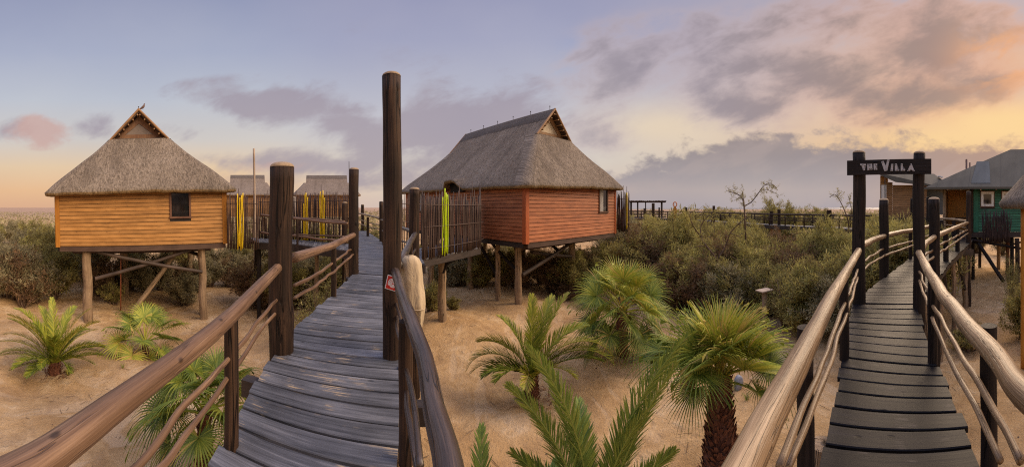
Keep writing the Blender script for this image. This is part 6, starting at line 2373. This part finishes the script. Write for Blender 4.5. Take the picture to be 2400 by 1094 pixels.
bare_tree('dark crooked bare limb at the foot of the thicket near the pale handrail', 1832, 12.6,
          [([(1868, 792), (1845, 772), (1830, 750), (1826, 720), (1828, 690), (1822, 660)], .07), ([(1845, 772), (1852, 745), (1848, 712), (1858, 690)], .04), ([(1826, 720), (1812, 700), (1806, 672)], .03), ([(1868, 792), (1872, 760), (1866, 730)], .03)], 3)
bare_tree('dark bare-limbed bush standing in the middle of the thicket', 1690, 15.0,
          [([(1690, 730), (1685, 690), (1692, 650), (1682, 610), (1660, 580), (1645, 560), (1642, 530), (1660, 505)], .07), ([(1682, 610), (1700, 580), (1712, 545), (1735, 520), (1760, 505)], .045),
           ([(1645, 560), (1625, 530), (1618, 500), (1640, 490)], .03), ([(1660, 580), (1640, 575), (1610, 585)], .025), ([(1712, 545), (1730, 552), (1750, 540)], .02), ([(1692, 650), (1720, 640), (1730, 615), (1712, 600)], .035)], 5)

# distant low scrub on the flats
def far_scrub():
    rg = np.random.default_rng(5)
    n = 42000
    az_ = rg.uniform(-1.6, 1.35, n)
    d = 70 + 260 * rg.uniform(0, 1, n) ** 1.6
    cl = (np.sin(az_ * 37 + d * .08) + np.sin(az_ * 91 - d * .05)) * .25 + .5
    h = rg.uniform(0, 1, n) * (1.6 + 3.0 * cl) * np.where(d > 200, .8, 1) * np.where(az_ < -.55, .45, 1)
    x, y = d * np.sin(az_), d * np.cos(az_)
    z = ground_np(x, y)
    c = np.column_stack([x, y, z + h])
    s_ = rg.uniform(.3, .8, n)
    dv = rg.normal(0, 1, (n, 3)); dv /= np.linalg.norm(dv, axis=1)[:, None]
    sd = np.cross(dv, rg.normal(0, 1, (n, 3))); sd /= np.linalg.norm(sd, axis=1)[:, None]
    V = np.stack([c - sd * s_[:, None] * .5, c - dv * s_[:, None] * .5, c + sd * s_[:, None] * .5, c + dv * s_[:, None] * .5], 1).reshape(-1, 3)
    o = np_mesh('distant_scrub', V, np.arange(n * 4).reshape(-1, 4), np.repeat(rg.uniform(.2, .9, n), 4), M['bush_grey'])
    tag(o, 'low grey-green scrub covering the flats toward the horizon', 'scrub', kind='stuff')
far_scrub()


def tuft(px, d, n, h, label):
    p = PD(px, d)
    o = empty('grass_tuft', (p.x, p.y, gz(p.x, p.y)), label, 'grass tuft')
    L = Leaves()
    for k in range(n):
        a = random.uniform(0, 6.28); ln = h * random.uniform(.6, 1.1); hd = Vector((math.cos(a), math.sin(a), 0)); sd = Vector((-hd.y, hd.x, 0)) * .006
        b0 = hd * random.uniform(0, .04) + Vector((0, 0, -.01)); b1 = b0 + hd * ln * .25 + Vector((0, 0, ln * .6)); b2 = b0 + hd * ln * .65 + Vector((0, 0, ln * .85))
        L.strip([b0 - sd, b1 - sd, b2 - sd * .2], [b0 + sd, b1 + sd, b2 + sd * .2], random.uniform(.2, .9))
    L.build('blades', M['frond'], o)


for a_ in ((1712, 8.4, 26, .36, 'green grass tuft left of the blue-grey painted stone'), (1750, 8.0, 18, .2, 'small grass tuft right of the blue-grey painted stone'), (1775, 8.9, 16, .2, 'tiny grass tuft farthest right of the blue-grey painted stone'),
           (160, 10.6, 22, .25, 'small grass tuft right of the bushy feather palm trunk'), (2330, 6.2, 20, .2, 'small grass tuft on the sand right of the dark walkway'), (288, 10.8, 14, .18, 'tiny green tuft on the sand below the small fan palm')):
    tuft(*a_)


# ground litter: small stones and dry stalks around the palms
def litter():
    mb = MB()
    r_ = random.Random(3)
    for k in range(900):
        px_ = r_.uniform(-50, 2450); d_ = 4 + 16 * r_.random() ** .8
        p = PD(px_, d_)
        z = gz(p.x, p.y)
        s_ = r_.uniform(.008, .035)
        a = r_.uniform(0, 6.28)
        if r_.random() < .55:
            v = [Vector((p.x + math.cos(a + t) * s_ * r_.uniform(.7, 1.2), p.y + math.sin(a + t) * s_, z - .005)) for t in (0, 1.57, 3.14, 4.71)] + [Vector((p.x, p.y, z + s_ * .7))]
            mb.add(v, [(0, 1, 4), (1, 2, 4), (2, 3, 4), (3, 0, 4)])
        else:
            q = p + Vector((math.cos(a), math.sin(a), 0)) * r_.uniform(.08, .3)
            mb.tube([Vector((p.x, p.y, z + .01)), Vector((q.x, q.y, gz(q.x, q.y) + r_.uniform(.01, .05)))], .005, 4)
    o = mb.build('ground_litter', M['twig'], None)
    tag(o, 'small stones and dry twigs scattered over the sand', 'litter', kind='stuff')
litter()

# tidy up scratch properties
for o in bpy.data.objects:
    for k in ('_local',):
        if k in o:
            del o[k]
